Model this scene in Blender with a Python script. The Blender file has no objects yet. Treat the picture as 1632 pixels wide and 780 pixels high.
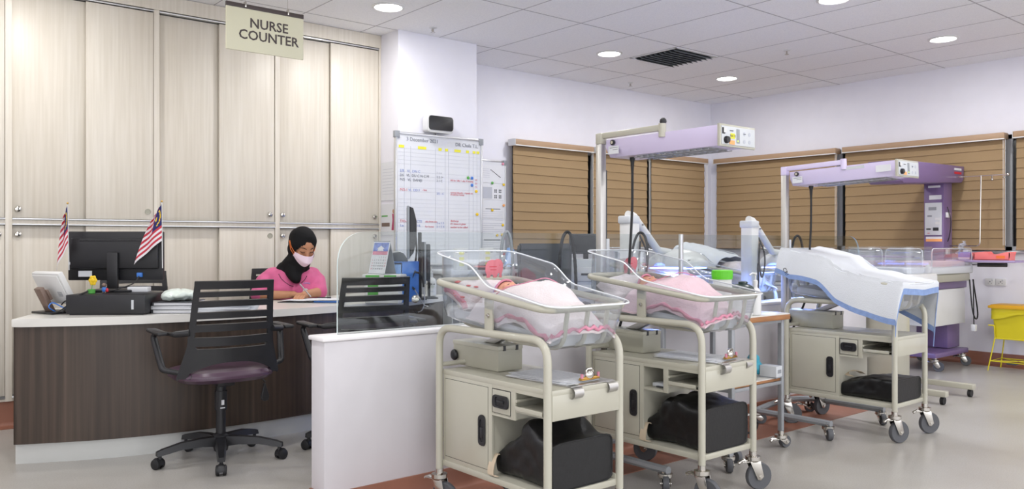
import bpy, bmesh, math, random
from math import sin, cos, pi, radians, sqrt
from mathutils import Vector, Matrix, noise
random.seed(7)
SC = bpy.context.scene
COL = SC.collection

# ------------------------------------------------------------------ camera, world, lights, exposure
F_PX, CAM_H, HOR = 1317.0, 1.13, 387.0
YAW = radians(50.27)
CA, SA = cos(YAW), sin(YAW)
cam_data = bpy.data.cameras.new('camera'); cam = bpy.data.objects.new('camera', cam_data); COL.objects.link(cam)
cam.location = (0, 0, CAM_H); cam.rotation_euler = (radians(90), 0, YAW - radians(90))
cam_data.sensor_width = 36; cam_data.lens = F_PX / 1632 * 36
cam_data.shift_y = (HOR - 390) / 1632
cam_data.clip_start = .05
SC.camera = cam
SC.view_settings.view_transform = 'Standard'; SC.view_settings.look = 'None'
SC.view_settings.exposure = 0.64; SC.view_settings.gamma = 1.0
SC.view_settings.use_curve_mapping = False
SC.cycles.max_bounces = 10; SC.cycles.diffuse_bounces = 4; SC.cycles.glossy_bounces = 3
SC.cycles.transmission_bounces = 6; SC.cycles.transparent_max_bounces = 24
SC.cycles.caustics_reflective = False; SC.cycles.caustics_refractive = False
SC.cycles.sample_clamp_indirect = 4.0
W = bpy.data.worlds.new('ward_fill'); SC.world = W; W.use_nodes = True  # even white fill light, added to enter through the room's open sides
W.node_tree.nodes['Background'].inputs[0].default_value = (.93, .95, 1, 1)
W.node_tree.nodes['Background'].inputs[1].default_value = 1.75
LAMP_W = 9.0          # power of each downlight
DISC = 9.0
CEIL = 2.82

def at(px, d):         # ground position seen in image column px at depth d
    t = (px - 816) / F_PX
    return Vector((d * (CA + SA * t), d * (SA - CA * t), 0))
def P(px, py, d):
    v = at(px, d); v.z = CAM_H - (py - HOR) * d / F_PX; return v

# ------------------------------------------------------------------ materials
def lin(c):
    if isinstance(c, str):
        c = tuple(int(c[i:i + 2], 16) / 255 for i in (0, 2, 4))
    return tuple((x / 12.92 if x <= .04045 else ((x + .055) / 1.055) ** 2.4) for x in c)
MATS = {}
def mat(name, col, rough=.5, metal=0, coat=0, bump=0, bscale=200, var=0, vscale=6, emit=0, spec=.5, stretch=(1, 1, 1), sheen=0):
    m = bpy.data.materials.new(name); m.use_nodes = True; MATS[name] = m
    nt = m.node_tree; b = nt.nodes['Principled BSDF']; L = nt.links
    c = lin(col)
    b.inputs['Base Color'].default_value = (*c, 1); b.inputs['Roughness'].default_value = rough
    b.inputs['Metallic'].default_value = metal; b.inputs['Coat Weight'].default_value = coat
    b.inputs['Specular IOR Level'].default_value = spec; b.inputs['Sheen Weight'].default_value = sheen
    if emit:
        b.inputs['Emission Color'].default_value = (*c, 1); b.inputs['Emission Strength'].default_value = emit
    tc = nt.nodes.new('ShaderNodeTexCoord'); mp = nt.nodes.new('ShaderNodeMapping')
    mp.inputs['Scale'].default_value = stretch; L.new(tc.outputs['Object'], mp.inputs['Vector'])
    n = nt.nodes.new('ShaderNodeTexNoise'); n.inputs['Scale'].default_value = vscale; n.inputs['Detail'].default_value = 4
    L.new(mp.outputs[0], n.inputs['Vector'])
    v = max(var, .015)
    rp = nt.nodes.new('ShaderNodeValToRGB')
    rp.color_ramp.elements[0].position = .3; rp.color_ramp.elements[1].position = .7
    rp.color_ramp.elements[0].color = (*[x * (1 - v) for x in c], 1)
    rp.color_ramp.elements[1].color = (*[min(1, x * (1 + v)) for x in c], 1)
    L.new(n.outputs[0], rp.inputs[0]); L.new(rp.outputs[0], b.inputs['Base Color'])
    if bump:
        n2 = nt.nodes.new('ShaderNodeTexNoise'); n2.inputs['Scale'].default_value = bscale
        L.new(mp.outputs[0], n2.inputs['Vector'])
        bp = nt.nodes.new('ShaderNodeBump'); bp.inputs['Strength'].default_value = bump; bp.inputs['Distance'].default_value = .004
        L.new(n2.outputs[0], bp.inputs['Height']); L.new(bp.outputs[0], b.inputs['Normal'])
    return m
def clear(name, tint, gloss=.06, edge=.5, haze=0):
    # thin clear plastic or glass: see-through, with a sheen that grows at grazing angles
    m = bpy.data.materials.new(name); m.use_nodes = True; MATS[name] = m
    nt = m.node_tree; L = nt.links; nt.nodes.remove(nt.nodes['Principled BSDF'])
    out = nt.nodes['Material Output']
    tr = nt.nodes.new('ShaderNodeBsdfTransparent'); tr.inputs[0].default_value = (*lin(tint), 1)
    gl = nt.nodes.new('ShaderNodeBsdfGlossy'); gl.inputs['Roughness'].default_value = .04; gl.inputs[0].default_value = (1, 1, 1, 1)
    lw = nt.nodes.new('ShaderNodeLayerWeight'); lw.inputs[0].default_value = .35
    mr = nt.nodes.new('ShaderNodeMapRange'); mr.inputs['To Min'].default_value = gloss; mr.inputs['To Max'].default_value = edge
    pw = nt.nodes.new('ShaderNodeMath'); pw.operation = 'POWER'; pw.inputs[1].default_value = 2.2
    L.new(lw.outputs['Facing'], pw.inputs[0]); L.new(pw.outputs[0], mr.inputs['Value'])
    mx = nt.nodes.new('ShaderNodeMixShader'); L.new(mr.outputs[0], mx.inputs[0]); L.new(tr.outputs[0], mx.inputs[1]); L.new(gl.outputs[0], mx.inputs[2])
    last = mx
    if haze:
        df = nt.nodes.new('ShaderNodeBsdfDiffuse'); df.inputs[0].default_value = (.85, .87, .9, 1)
        m2 = nt.nodes.new('ShaderNodeMixShader'); m2.inputs[0].default_value = haze
        L.new(mx.outputs[0], m2.inputs[1]); L.new(df.outputs[0], m2.inputs[2]); last = m2
    L.new(last.outputs[0], out.inputs['Surface'])
    return m
M = MATS
mat('wall_paint', 'e6e5ed', .6, bump=.05, bscale=300, var=.01)
mat('partition_paint', 'cfccd0', .55, bump=.05, bscale=300, var=.02)
mat('coping', 'eeecee', .35)
mat('cream_paint', 'b5b2a3', .32, coat=.25, var=.02)
mat('cream_dark', 'a6a394', .4)
mat('lilac_paint', 'd8cdea', .35, coat=.2)
mat('purple_paint', '75608a', .4, coat=.15)
mat('purple_light', 'a693bb', .4)
mat('white_plastic', 'd8d8d7', .35)
mat('white_matte', 'd9dbe0', .7)
mat('pale_grey', 'c9ccd0', .45)
mat('grey_plastic', '8f9398', .45)
mat('dark_grey', '3a3d42', .5)
mat('black_plastic', '1d1d20', .42, var=.06, bump=.05, bscale=400)
mat('black_gloss', '0c0c0f', .12)
mat('black_fabric', '08080a', .45, bump=.2, bscale=60, var=.2, vscale=20)
mat('black_cloth', '131316', .85, bump=.2, bscale=200, spec=.25)
mat('rubber', '55565a', .6)
mat('rubber_black', '1a1a1c', .6)
mat('hub_grey', 'a3a5a8', .45)
mat('chrome', 'c9c5be', .16, 1)
mat('steel', 'b4b4b6', .3, 1)
mat('brushed_steel', 'c6c4c0', .36, .9)
mat('alu', 'cfd0d2', .35, .85)
mat('grey_steel', '9a9da1', .45, .3)
mat('brass', 'c09a55', .3, 1)
mat('vinyl_purple', '4b3446', .3, coat=.3, var=.05)
mat('solid_surface', 'd9d7d1', .3, coat=.15)
mat('plinth_metal', 'c8c9c6', .38, .35, var=.04, vscale=3)
mat('terracotta', '8f5f4c', .5, var=.1, vscale=5)
mat('blind_fabric', '9b8260', .85, bump=.3, bscale=500, var=.05, vscale=90, stretch=(1, 1, 4))
mat('blind_rail', 'a88b6e', .5)
mat('cord', 'e9e6e0', .5)
mat('dark_gap', '15181b', .3)
mat('yellow', 'e8c21c', .4)
mat('yellow_bin', 'd6c61c', .45, var=.04)
mat('yellow_lid', 'd9a41c', .45)
mat('yellow_label', 'e6e03c', .6)
mat('orange', 'e87a35', .5)
mat('orange_label', 'f0a868', .6)
mat('red', 'c8283a', .5)
mat('red_ink', 'd4717c', .6)
mat('blue_ink', '8e9ccf', .6)
mat('black_ink', '7b7f88', .6)
mat('print_black', '28282b', .6)
mat('grid_ink', 'b9bcc6', .6)
mat('sign_cream', 'dcd9be', .5)
mat('sign_dark', '473d3b', .5)
mat('flag_blue', '22225f', .7)
mat('flag_red', 'bf3344', .7)
mat('flag_white', 'e6e0e4', .7)
mat('green_lid', '63c927', .4)
mat('green', '58a84a', .45)
mat('blue_plastic', '3f78c9', .35)
mat('blue_light', '86aee6', .3)
mat('teal', '3d9fb8', .4)
mat('dark_lid', '2e3d3c', .3)
mat('pink_uniform', 'd0608e', .75, bump=.15, bscale=90, var=.05, vscale=14, sheen=.1)
mat('dark_trim', '3a2230', .7)
mat('hijab', '0e0e10', .8, bump=.2, bscale=120, spec=.25)
mat('mask', 'ecd6e4', .75)
mat('skin', 'b98463', .55, var=.05, vscale=20)
mat('skin_baby', 'd69a80', .55, var=.05, vscale=20)
mat('brow', '2a1c18', .7)
mat('eye_lid', '7d5443', .6)
mat('towel_pink', 'ddbfc8', .9, bump=.7, bscale=150, var=.05, vscale=9, sheen=.3)
mat('towel_white', 'd9cfd1', .9, bump=.7, bscale=150, var=.03, vscale=12, sheen=.3)
mat('trim_pink', 'cf8a9f', .9, bump=.8, bscale=130, var=.12, vscale=30)
mat('sheet_white', 'd2d5da', .85, bump=.5, bscale=170, var=.02)
mat('sheet_blue', '8299c6', .85, bump=.4, bscale=150, var=.08, vscale=40)
mat('mattress', 'cfd1d6', .6)
mat('hat_purple', 'a98fd0', .8)
mat('elephant', 'd87e88', .6, var=.04)
mat('elephant_dull', 'b08088', .6)
mat('paper', 'dcdde1', .7)
mat('paper_grey', 'dcdfe4', .7)
mat('picture_blue', '6f83c8', .6, var=.3, vscale=40)
mat('picture_pink', 'd48a9e', .6, var=.25, vscale=30)
mat('magenta_dress', 'b03a62', .6)
mat('plastic_bag', 'd8e2da', .3, coat=.4, bump=.5, bscale=30)
mat('brown_metal', '7d6a60', .4, .3)
mat('handle_beige', 'c4b39b', .8)
mat('pink_plastic', 'ef7f7c', .35)
mat('blue_glow', '6f8cff', .5, emit=9)
mat('lamp_disc', 'fffdfa', .5, emit=DISC)
mat('led_green', 'b8e060', .4, emit=1.2)
mat('screen', '0f1114', .2)
mat('wall_unit', 'c5c7cb', .5)
mat('tile_grid', 'a9a6aa', .6)
clear('glass', 'eef1f1', .025, .25)
clear('acrylic', 'f6f8fa', .07, .75, haze=.035)
clear('bag_clear', 'eef0f4', .25, .8, haze=.25)
mat('glass_edge', 'cfdcdc', .2, spec=.8, emit=0)
mat('acrylic_edge', 'eef2f6', .15, coat=.6)

def special(name, build):
    m = bpy.data.materials.new(name); m.use_nodes = True; MATS[name] = m
    build(m.node_tree, m.node_tree.nodes['Principled BSDF'], m.node_tree.links); return m
def ramp(nt, stops):
    r = nt.nodes.new('ShaderNodeValToRGB'); e = r.color_ramp.elements
    for i, (p, c) in enumerate(stops):
        el = e[i] if i < 2 else e.new(p)
        el.position = p; el.color = (*lin(c), 1)
    return r
def tex(nt, L, stretch, scale, detail=4, kind='ShaderNodeTexNoise'):
    tc = nt.nodes.new('ShaderNodeTexCoord'); mp = nt.nodes.new('ShaderNodeMapping'); mp.inputs['Scale'].default_value = stretch
    L.new(tc.outputs['Object'], mp.inputs[0]); n = nt.nodes.new(kind); n.inputs['Scale'].default_value = scale
    if kind == 'ShaderNodeTexNoise': n.inputs['Detail'].default_value = detail
    L.new(mp.outputs[0], n.inputs['Vector']); return n
def b_closet(nt, b, L):
    n = tex(nt, L, (1, 1, .035), 60, 6); r = ramp(nt, [(.3, 'd3ccbf'), (.7, 'dfd9ce')]); L.new(n.outputs[0], r.inputs[0])
    n2 = tex(nt, L, (1, 1, .1), 4, 3); r2 = ramp(nt, [(.3, 'f5f2ee'), (.7, 'ffffff')]); L.new(n2.outputs[0], r2.inputs[0])
    mx = nt.nodes.new('ShaderNodeMix'); mx.data_type = 'RGBA'; mx.blend_type = 'MULTIPLY'; mx.inputs[0].default_value = 1
    L.new(r.outputs[0], mx.inputs[6]); L.new(r2.outputs[0], mx.inputs[7]); L.new(mx.outputs[2], b.inputs['Base Color'])
    b.inputs['Roughness'].default_value = .42
special('closet_laminate', b_closet)
def b_wood(nt, b, L):
    n = tex(nt, L, (1, 1, .02), 42, 6); r = ramp(nt, [(.25, '33291f'), (.5, '46392f'), (.75, '5a4b40')]); L.new(n.outputs[0], r.inputs[0])
    n2 = tex(nt, L, (1, 1, .06), 5, 3); r2 = ramp(nt, [(.3, 'c8beb8'), (.7, 'ffffff')]); L.new(n2.outputs[0], r2.inputs[0])
    mx = nt.nodes.new('ShaderNodeMix'); mx.data_type = 'RGBA'; mx.blend_type = 'MULTIPLY'; mx.inputs[0].default_value = 1
    L.new(r.outputs[0], mx.inputs[6]); L.new(r2.outputs[0], mx.inputs[7]); L.new(mx.outputs[2], b.inputs['Base Color'])
    b.inputs['Roughness'].default_value = .38
special('brown_laminate', b_wood)
def b_edge(nt, b, L):
    n = tex(nt, L, (.1, .1, 1), 60, 4); r = ramp(nt, [(.3, '8a5a34'), (.7, 'b07c4e')]); L.new(n.outputs[0], r.inputs[0]); L.new(r.outputs[0], b.inputs['Base Color'])
special('wood_edge', b_edge)
def b_floor(nt, b, L):
    n = tex(nt, L, (1, 1, 1), 160, 2); r = ramp(nt, [(.3, 'a9a6a1'), (.62, 'b8b5b0')]); L.new(n.outputs[0], r.inputs[0])
    n2 = tex(nt, L, (1, 1, 1), 1.6, 4); r2 = ramp(nt, [(.3, 'e9e6e2'), (.7, 'ffffff')]); L.new(n2.outputs[0], r2.inputs[0])
    mx = nt.nodes.new('ShaderNodeMix'); mx.data_type = 'RGBA'; mx.blend_type = 'MULTIPLY'; mx.inputs[0].default_value = 1
    L.new(r.outputs[0], mx.inputs[6]); L.new(r2.outputs[0], mx.inputs[7]); L.new(mx.outputs[2], b.inputs['Base Color'])
    b.inputs['Roughness'].default_value = .3
special('floor_vinyl', b_floor)
def b_ceil(nt, b, L):
    n = tex(nt, L, (1, 1, 1), 130, 3); r = ramp(nt, [(.3, 'e9e9ec'), (.6, 'f3f3f4')]); L.new(n.outputs[0], r.inputs[0])
    L.new(r.outputs[0], b.inputs['Base Color']); b.inputs['Roughness'].default_value = .9
    bp = nt.nodes.new('ShaderNodeBump'); bp.inputs['Strength'].default_value = .3; bp.inputs['Distance'].default_value = .003
    L.new(n.outputs[0], bp.inputs['Height']); L.new(bp.outputs[0], b.inputs['Normal'])
special('ceiling_tile', b_ceil)

# ------------------------------------------------------------------ mesh building
def fillet(pts, rad, n=6, closed=False):
    pts = [Vector(p) for p in pts]; out = []
    N = len(pts)
    for i, p in enumerate(pts):
        if not closed and i in (0, N - 1): out.append(p); continue
        a = pts[i - 1]; c = pts[(i + 1) % N]
        r = rad[i] if isinstance(rad, (list, tuple)) else rad
        u = (a - p); v = (c - p); lu, lv = u.length, v.length
        if r <= 0 or lu < 1e-6 or lv < 1e-6: out.append(p); continue
        u.normalize(); v.normalize()
        ang = u.angle(v)
        if ang > pi - .02: out.append(p); continue
        tl = min(r / math.tan(ang / 2), lu * .49, lv * .49)
        s, e = p + u * tl, p + v * tl
        for k in range(n + 1):
            t = k / n; out.append((1 - t) ** 2 * s + 2 * t * (1 - t) * p + t * t * e)
    return out
SCR = bpy.data.scenes.new('scratch')
def settled(o):
    SCR.collection.objects.link(o); SCR.view_layers[0].update()
    me = bpy.data.meshes.new_from_object(o.evaluated_get(SCR.view_layers[0].depsgraph)); SCR.collection.objects.unlink(o); return me
class MB:
    def __init__(s): s.bm = bmesh.new(); s.T = Matrix.Identity(4); s.m = []; s.cur = 0
    def use(s, name):
        if name not in s.m: s.m.append(name)
        s.cur = s.m.index(name); return s
    def V(s, p): return s.bm.verts.new(s.T @ Vector(p))
    def Fc(s, vs, smooth=True):
        try: f = s.bm.faces.new(vs)
        except ValueError: return None
        f.material_index = s.cur; f.smooth = smooth; return f
    def box(s, x0, x1, y0, y1, z0, z1, b=0, seg=2):
        v = [s.V((x, y, z)) for z in (z0, z1) for y in (y0, y1) for x in (x0, x1)]
        q = [(0, 2, 3, 1), (4, 5, 7, 6), (0, 1, 5, 4), (2, 6, 7, 3), (0, 4, 6, 2), (1, 3, 7, 5)]
        fs = [s.Fc([v[i] for i in f]) for f in q]
        if b:
            r = bmesh.ops.bevel(s.bm, geom=list({e for f in fs for e in f.edges}), offset=b, segments=seg, profile=.5, affect='EDGES')
            for f in r['faces']: f.material_index = s.cur; f.smooth = True
        return s
    def prism(s, poly, z0, z1, b=0, axis='z', seg=2):
        def mp(a, c, h):
            return (a, c, h) if axis == 'z' else ((a, h, c) if axis == 'y' else (h, a, c))
        lo = [s.V(mp(a, c, z0)) for a, c in poly]; hi = [s.V(mp(a, c, z1)) for a, c in poly]
        n = len(poly); fs = [s.Fc(lo[::-1]), s.Fc(hi)]
        for i in range(n): fs.append(s.Fc([lo[i], lo[(i + 1) % n], hi[(i + 1) % n], hi[i]]))
        if b:
            es = [e for e in set(fs[0].edges) | set(fs[1].edges)]
            r = bmesh.ops.bevel(s.bm, geom=es, offset=b, segments=seg, profile=.5, affect='EDGES')
            for f in r['faces']: f.material_index = s.cur; f.smooth = True
        bmesh.ops.recalc_face_normals(s.bm, faces=[f for f in fs if f and f.is_valid])
        return s
    def rrect(s, x0, x1, y0, y1, r, z0, z1, b=0, axis='z', n=4):
        pts = fillet([(x0, y0, 0), (x1, y0, 0), (x1, y1, 0), (x0, y1, 0)], r, n, True)
        return s.prism([(p.x, p.y) for p in pts], z0, z1, b, axis)
    def tube(s, pts, r, seg=10, closed=False, cap=True):
        pts = [Vector(p) for p in pts]
        q = [pts[0]]
        for p in pts[1:]:
            if (p - q[-1]).length > 1e-5: q.append(p)
        pts = q; N = len(pts)
        if closed and (pts[0] - pts[-1]).length < 1e-5: pts.pop(); N -= 1
        tg = []
        for i in range(N):
            a = pts[(i - 1) % N] if (closed or i > 0) else pts[0]
            c = pts[(i + 1) % N] if (closed or i < N - 1) else pts[-1]
            tg.append((c - a).normalized())
        up = Vector((0, 0, 1)) if abs(tg[0].z) < .9 else Vector((1, 0, 0))
        nrm = (up - tg[0] * up.dot(tg[0])).normalized(); rings = []
        for i in range(N):
            nrm = (nrm - tg[i] * nrm.dot(tg[i])).normalized(); bi = tg[i].cross(nrm)
            rr = r[i] if isinstance(r, (list, tuple)) else r
            rings.append([s.V(pts[i] + (nrm * cos(2 * pi * k / seg) + bi * sin(2 * pi * k / seg)) * rr) for k in range(seg)])
        for i in range(N if closed else N - 1):
            A, B = rings[i], rings[(i + 1) % N]
            off = 0
            if closed and i == N - 1:
                off = min(range(seg), key=lambda o: (A[0].co - B[o].co).length)
            for k in range(seg): s.Fc([A[k], A[(k + 1) % seg], B[(k + 1 + off) % seg], B[(k + off) % seg]])
        if cap and not closed: s.Fc(rings[0][::-1]); s.Fc(rings[-1])
        return s
    def cyl(s, p0, p1, r0, r1=None, seg=20):
        return s.tube([p0, p1], [r0, r0 if r1 is None else r1], seg)
    def lathe(s, prof, seg=24, at=(0, 0, 0), axis='z', sx=1, sy=1, cap=True):
        rings = []; a0 = Vector(at)
        for r, z in prof:
            ring = []
            for k in range(seg):
                u, w = r * cos(2 * pi * k / seg) * sx, r * sin(2 * pi * k / seg) * sy
                p = (u, w, z) if axis == 'z' else ((u, z, w) if axis == 'y' else (z, u, w))
                ring.append(s.V(a0 + Vector(p)))
            rings.append(ring)
        fs = []
        for i in range(len(rings) - 1):
            for k in range(seg): fs.append(s.Fc([rings[i][k], rings[i][(k + 1) % seg], rings[i + 1][(k + 1) % seg], rings[i + 1][k]]))
        if cap: fs.append(s.Fc(rings[0][::-1])); fs.append(s.Fc(rings[-1]))
        bmesh.ops.recalc_face_normals(s.bm, faces=[f for f in fs if f])
        return s
    def ball(s, c, r, seg=20, rings=12, rot=None):
        r = (r, r, r) if isinstance(r, (int, float)) else r
        mtx = s.T @ Matrix.Translation(Vector(c)) @ (rot or Matrix.Identity(4)) @ Matrix.Diagonal((*r, 1))
        nv = s.bm.verts.new; top = nv(mtx @ Vector((0, 0, 1))); bot = nv(mtx @ Vector((0, 0, -1))); R = []
        for j in range(1, rings):
            a = pi * j / rings
            R.append([nv(mtx @ Vector((sin(a) * cos(2 * pi * k / seg), sin(a) * sin(2 * pi * k / seg), cos(a)))) for k in range(seg)])
        for k in range(seg):
            k1 = (k + 1) % seg; s.Fc([top, R[0][k], R[0][k1]]); s.Fc([bot, R[-1][k1], R[-1][k]])
            for j in range(rings - 2): s.Fc([R[j][k], R[j + 1][k], R[j + 1][k1], R[j][k1]])
        return s
    def caps(s, a, b, ra, rb, sq=None, n=7):      # chain of balls: body volumes to be fused
        a, b = Vector(a), Vector(b)
        k = max(2, int((a - b).length / (min(ra, rb) * .35)) + 1)
        for i in range(k):
            t = i / (k - 1); r = ra + (rb - ra) * t
            rr = (r, r, r) if sq is None else (r * sq[0], r * sq[1], r * sq[2])
            s.ball(a.lerp(b, t), rr, 14, 10)
        return s
    def grid(s, fn, nu, nv, wrapu=False):
        g = [[s.V(fn(i / (nu if wrapu else nu - 1), j / (nv - 1))) for i in range(nu)] for j in range(nv)]
        for j in range(nv - 1):
            for i in range(nu if wrapu else nu - 1):
                s.Fc([g[j][i], g[j][(i + 1) % nu], g[j + 1][(i + 1) % nu], g[j + 1][i]])
        return g
    def thick(s, t):
        bmesh.ops.recalc_face_normals(s.bm, faces=s.bm.faces[:])
        bmesh.ops.solidify(s.bm, geom=s.bm.faces[:], thickness=t); return s
    def text(s, body, size, M4, mname, ext=.0006, align='LEFT', bold=0):
        cu = bpy.data.curves.new('t', 'FONT'); cu.body = body; cu.size = size; cu.extrude = ext; cu.align_x = align; cu.align_y = 'CENTER'
        cu.resolution_u = 2; cu.offset = bold
        o = bpy.data.objects.new('t', cu); me = settled(o)
        bpy.data.objects.remove(o); bpy.data.curves.remove(cu)
        n0 = len(s.bm.faces); nv = len(s.bm.verts); s.use(mname)
        s.bm.from_mesh(me); bpy.data.meshes.remove(me)
        s.bm.verts.ensure_lookup_table(); s.bm.faces.ensure_lookup_table()
        for v in s.bm.verts[nv:]: v.co = s.T @ (M4 @ v.co)
        for f in s.bm.faces[n0:]: f.material_index = s.cur; f.smooth = False
        return s
    def mesh(s, name):
        me = bpy.data.meshes.new(name); s.bm.to_mesh(me); s.bm.free()
        for n in (s.m or ['white_plastic']): me.materials.append(M[n])
        try: me.set_sharp_from_angle(angle=radians(38))
        except Exception: pass
        return me
    def build(s, name, parent=None):
        o = bpy.data.objects.new(name, s.mesh(name)); COL.objects.link(o)
        if parent is not None: o.parent = parent
        return o
def build_each(mb, name, parent, gap=.02):
    # every separate piece becomes a part of its own
    bm = mb.bm; seen = set(); k = 0
    groups = []
    for v in bm.verts:
        if v in seen: continue
        st = [v]; seen.add(v); g = []
        while st:
            a = st.pop(); g.append(a)
            for e in a.link_edges:
                b = e.other_vert(a)
                if b not in seen: seen.add(b); st.append(b)
        lo = Vector([min(q.co[i] for q in g) for i in range(3)]); hi = Vector([max(q.co[i] for q in g) for i in range(3)])
        groups.append([g, lo, hi])
    out = []
    for g, lo, hi in groups:
        vs = {v: i for i, v in enumerate(g)}; fs = {f for v in g for f in v.link_faces}
        me = bpy.data.meshes.new(name); me.from_pydata([tuple(v.co) for v in g], [], [[vs[v] for v in f.verts] for f in fs])
        used = sorted({f.material_index for f in fs})
        for u in used: me.materials.append(M[mb.m[u]])
        for p, f in zip(me.polygons, fs): p.material_index = used.index(f.material_index); p.use_smooth = f.smooth
        try: me.set_sharp_from_angle(angle=radians(38))
        except Exception: pass
        o = bpy.data.objects.new(name, me); COL.objects.link(o); o.parent = parent; out.append(o)
    bm.free(); return out
def fuse(mb, name, parent=None, voxel=.008, smooth=8, disp=None, dec=0):
    # fuse overlapping volumes into one continuous skin
    mats = list(mb.m) or ['skin']; mb.m = mats[:1]
    for f in mb.bm.faces: f.material_index = 0
    o = bpy.data.objects.new(name, mb.mesh(name))
    r = o.modifiers.new('r', 'REMESH'); r.mode = 'VOXEL'; r.voxel_size = voxel; r.use_smooth_shade = True
    sm = o.modifiers.new('s', 'SMOOTH'); sm.iterations = smooth; sm.factor = .5
    me = settled(o); COL.objects.link(o)
    me.materials.clear(); me.materials.append(M[mats[0]])
    for p in me.polygons: p.use_smooth = True; p.material_index = 0
    if disp:
        for v in me.vertices: v.co = disp(v.co.copy())
    o.modifiers.clear(); o.data = me
    if parent is not None: o.parent = parent
    return o
def tag(o, label=None, cat=None, group=None, kind=None):
    for k, v in (('label', label), ('category', cat), ('group', group), ('kind', kind)):
        if v: o[k] = v
    return o
def thing(name, label, cat, loc=(0, 0, 0), rz=0, group=None):
    o = bpy.data.objects.new(name, None); COL.objects.link(o); o.location = loc; o.rotation_euler.z = rz
    o.empty_display_size = .05
    return tag(o, label, cat, group)
def single(mb, name, label, cat, loc=(0, 0, 0), rz=0, group=None):
    o = mb.build(name); o.location = loc; o.rotation_euler.z = rz; return tag(o, label, cat, group)
def struct(mb, name, parent=None):
    o = mb.build(name, parent)
    if parent is None: o['kind'] = 'structure'
    return o
def copy_tree(o, parent=None):
    c = o.copy(); COL.objects.link(c); c.parent = parent
    for ch in [x for x in o.children]: copy_tree(ch, c)
    return c
def cat_rom(pts, n=8):
    pts = [Vector(p) for p in pts]; out = []
    for i in range(len(pts) - 1):
        p0 = pts[max(i - 1, 0)]; p1 = pts[i]; p2 = pts[i + 1]; p3 = pts[min(i + 2, len(pts) - 1)]
        for k in range(n):
            t = k / n
            out.append(.5 * ((2 * p1) + (p2 - p0) * t + (2 * p0 - 5 * p1 + 4 * p2 - p3) * t * t + (3 * p1 - p0 - 3 * p2 + p3) * t ** 3))
    out.append(pts[-1]); return out
def wallM(origin, xdir, ydir=(0, 0, 1)):       # text frame: x along xdir, y up
    x = Vector(xdir).normalized(); y = Vector(ydir).normalized(); z = x.cross(y)
    m = Matrix((x, y, z)).transposed().to_4x4(); m.translation = Vector(origin); return m

# ================================================================== the room
XW, YB, YC, YPIL = 8.33, 6.22, 5.87, 5.61      # right wall, back wall, cupboard front, pillar front
m = MB().use('floor_vinyl').box(-4, XW + .1, -4, YB + .1, -.1, 0); struct(m, 'floor')
m = MB().use('ceiling_tile').box(-4, XW + .1, -4, YB + .1, CEIL, CEIL + .1)
ceil = struct(m, 'ceiling')
g = MB().use('tile_grid')
x = 5.06 - .587 * 15
while x < XW:
    g.box(x - .0035, x + .0035, -3.9, YB, CEIL - .0012, CEIL + .002); x += .587
y = 5.63 - 1.08 * 8
while y < YB:
    g.box(-3.9, XW, y - .0045, y + .0045, CEIL - .0014, CEIL + .002); y += 1.08
struct(g, 'trim_1')['label'] = 'thin grey grid between the ceiling tiles'

# walls with window openings
m = MB().use('wall_paint')
m.box(4.27, 5.17, YB, YB + .12, 0, CEIL).box(8.12, XW + .1, YB, YB + .12, 0, CEIL).box(5.17, 8.12, YB, YB + .12, 0, 1.06).box(5.17, 8.12, YB, YB + .12, 2.1, CEIL)
struct(m, 'wall_back')
m = MB().use('wall_paint')
m.box(XW, XW + .12, 6.06, YB + .1, 0, CEIL).box(XW, XW + .12, -4, 6.06, 0, 1.055).box(XW, XW + .12, -4, 6.06, 2.12, CEIL).box(XW, XW + .12, -4, .9, 1.055, 2.12)
struct(m, 'wall_right')
m = MB().use('wall_paint').box(3.49, 4.27, YPIL, YB + .1, 0, CEIL)
struct(m, 'wall_pillar')
m = MB().use('wall_paint').box(-4, 3.49, YB + .15, YB + .25, 0, CEIL); struct(m, 'wall_left')
m = MB().use('wall_paint').box(-2.3, -2.2, .5, YB + .2, 0, CEIL); struct(m, 'wall_light_block')  # unseen wall, added to block world light from the open left
# windows: frame, mullions, dark panes
def window(name, along, c, lo, hi, z0, z1, muls):
    def bx(mb, a0, a1, c0, c1, za, zb):
        if along == 'x': mb.box(a0, a1, c0, c1, za, zb, .003)
        else: mb.box(c0, c1, a0, a1, za, zb, .003)
    f = MB().use('pale_grey')
    bx(f, lo, hi, c + .03, c + .09, z0, z0 + .04); bx(f, lo, hi, c + .03, c + .09, z1 - .04, z1)
    for a in [lo + .02] + list(muls) + [hi - .02]: bx(f, a - .03, a + .03, c + .03, c + .09, z0, z1)
    o = struct(f, name)
    p = MB().use('dark_gap'); bx(p, lo, hi, c + .055, c + .065, z0, z1); p.build('pane', o)
window('window_1', 'x', YB, 5.17, 8.12, 1.06, 2.1, (6.335, 7.29))
window('window_2', 'y', XW, .9, 6.06, 1.055, 2.12, (2.92, 4.57))
m = MB().use('alu').box(4.95, 8.33, YB - .04, YB, 1.035, 1.06, .004); struct(m, 'trim_2')
m = MB().use('alu').box(XW - .04, XW, .5, YB - .04, 1.03, 1.055, .004); struct(m, 'trim_3')
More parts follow.
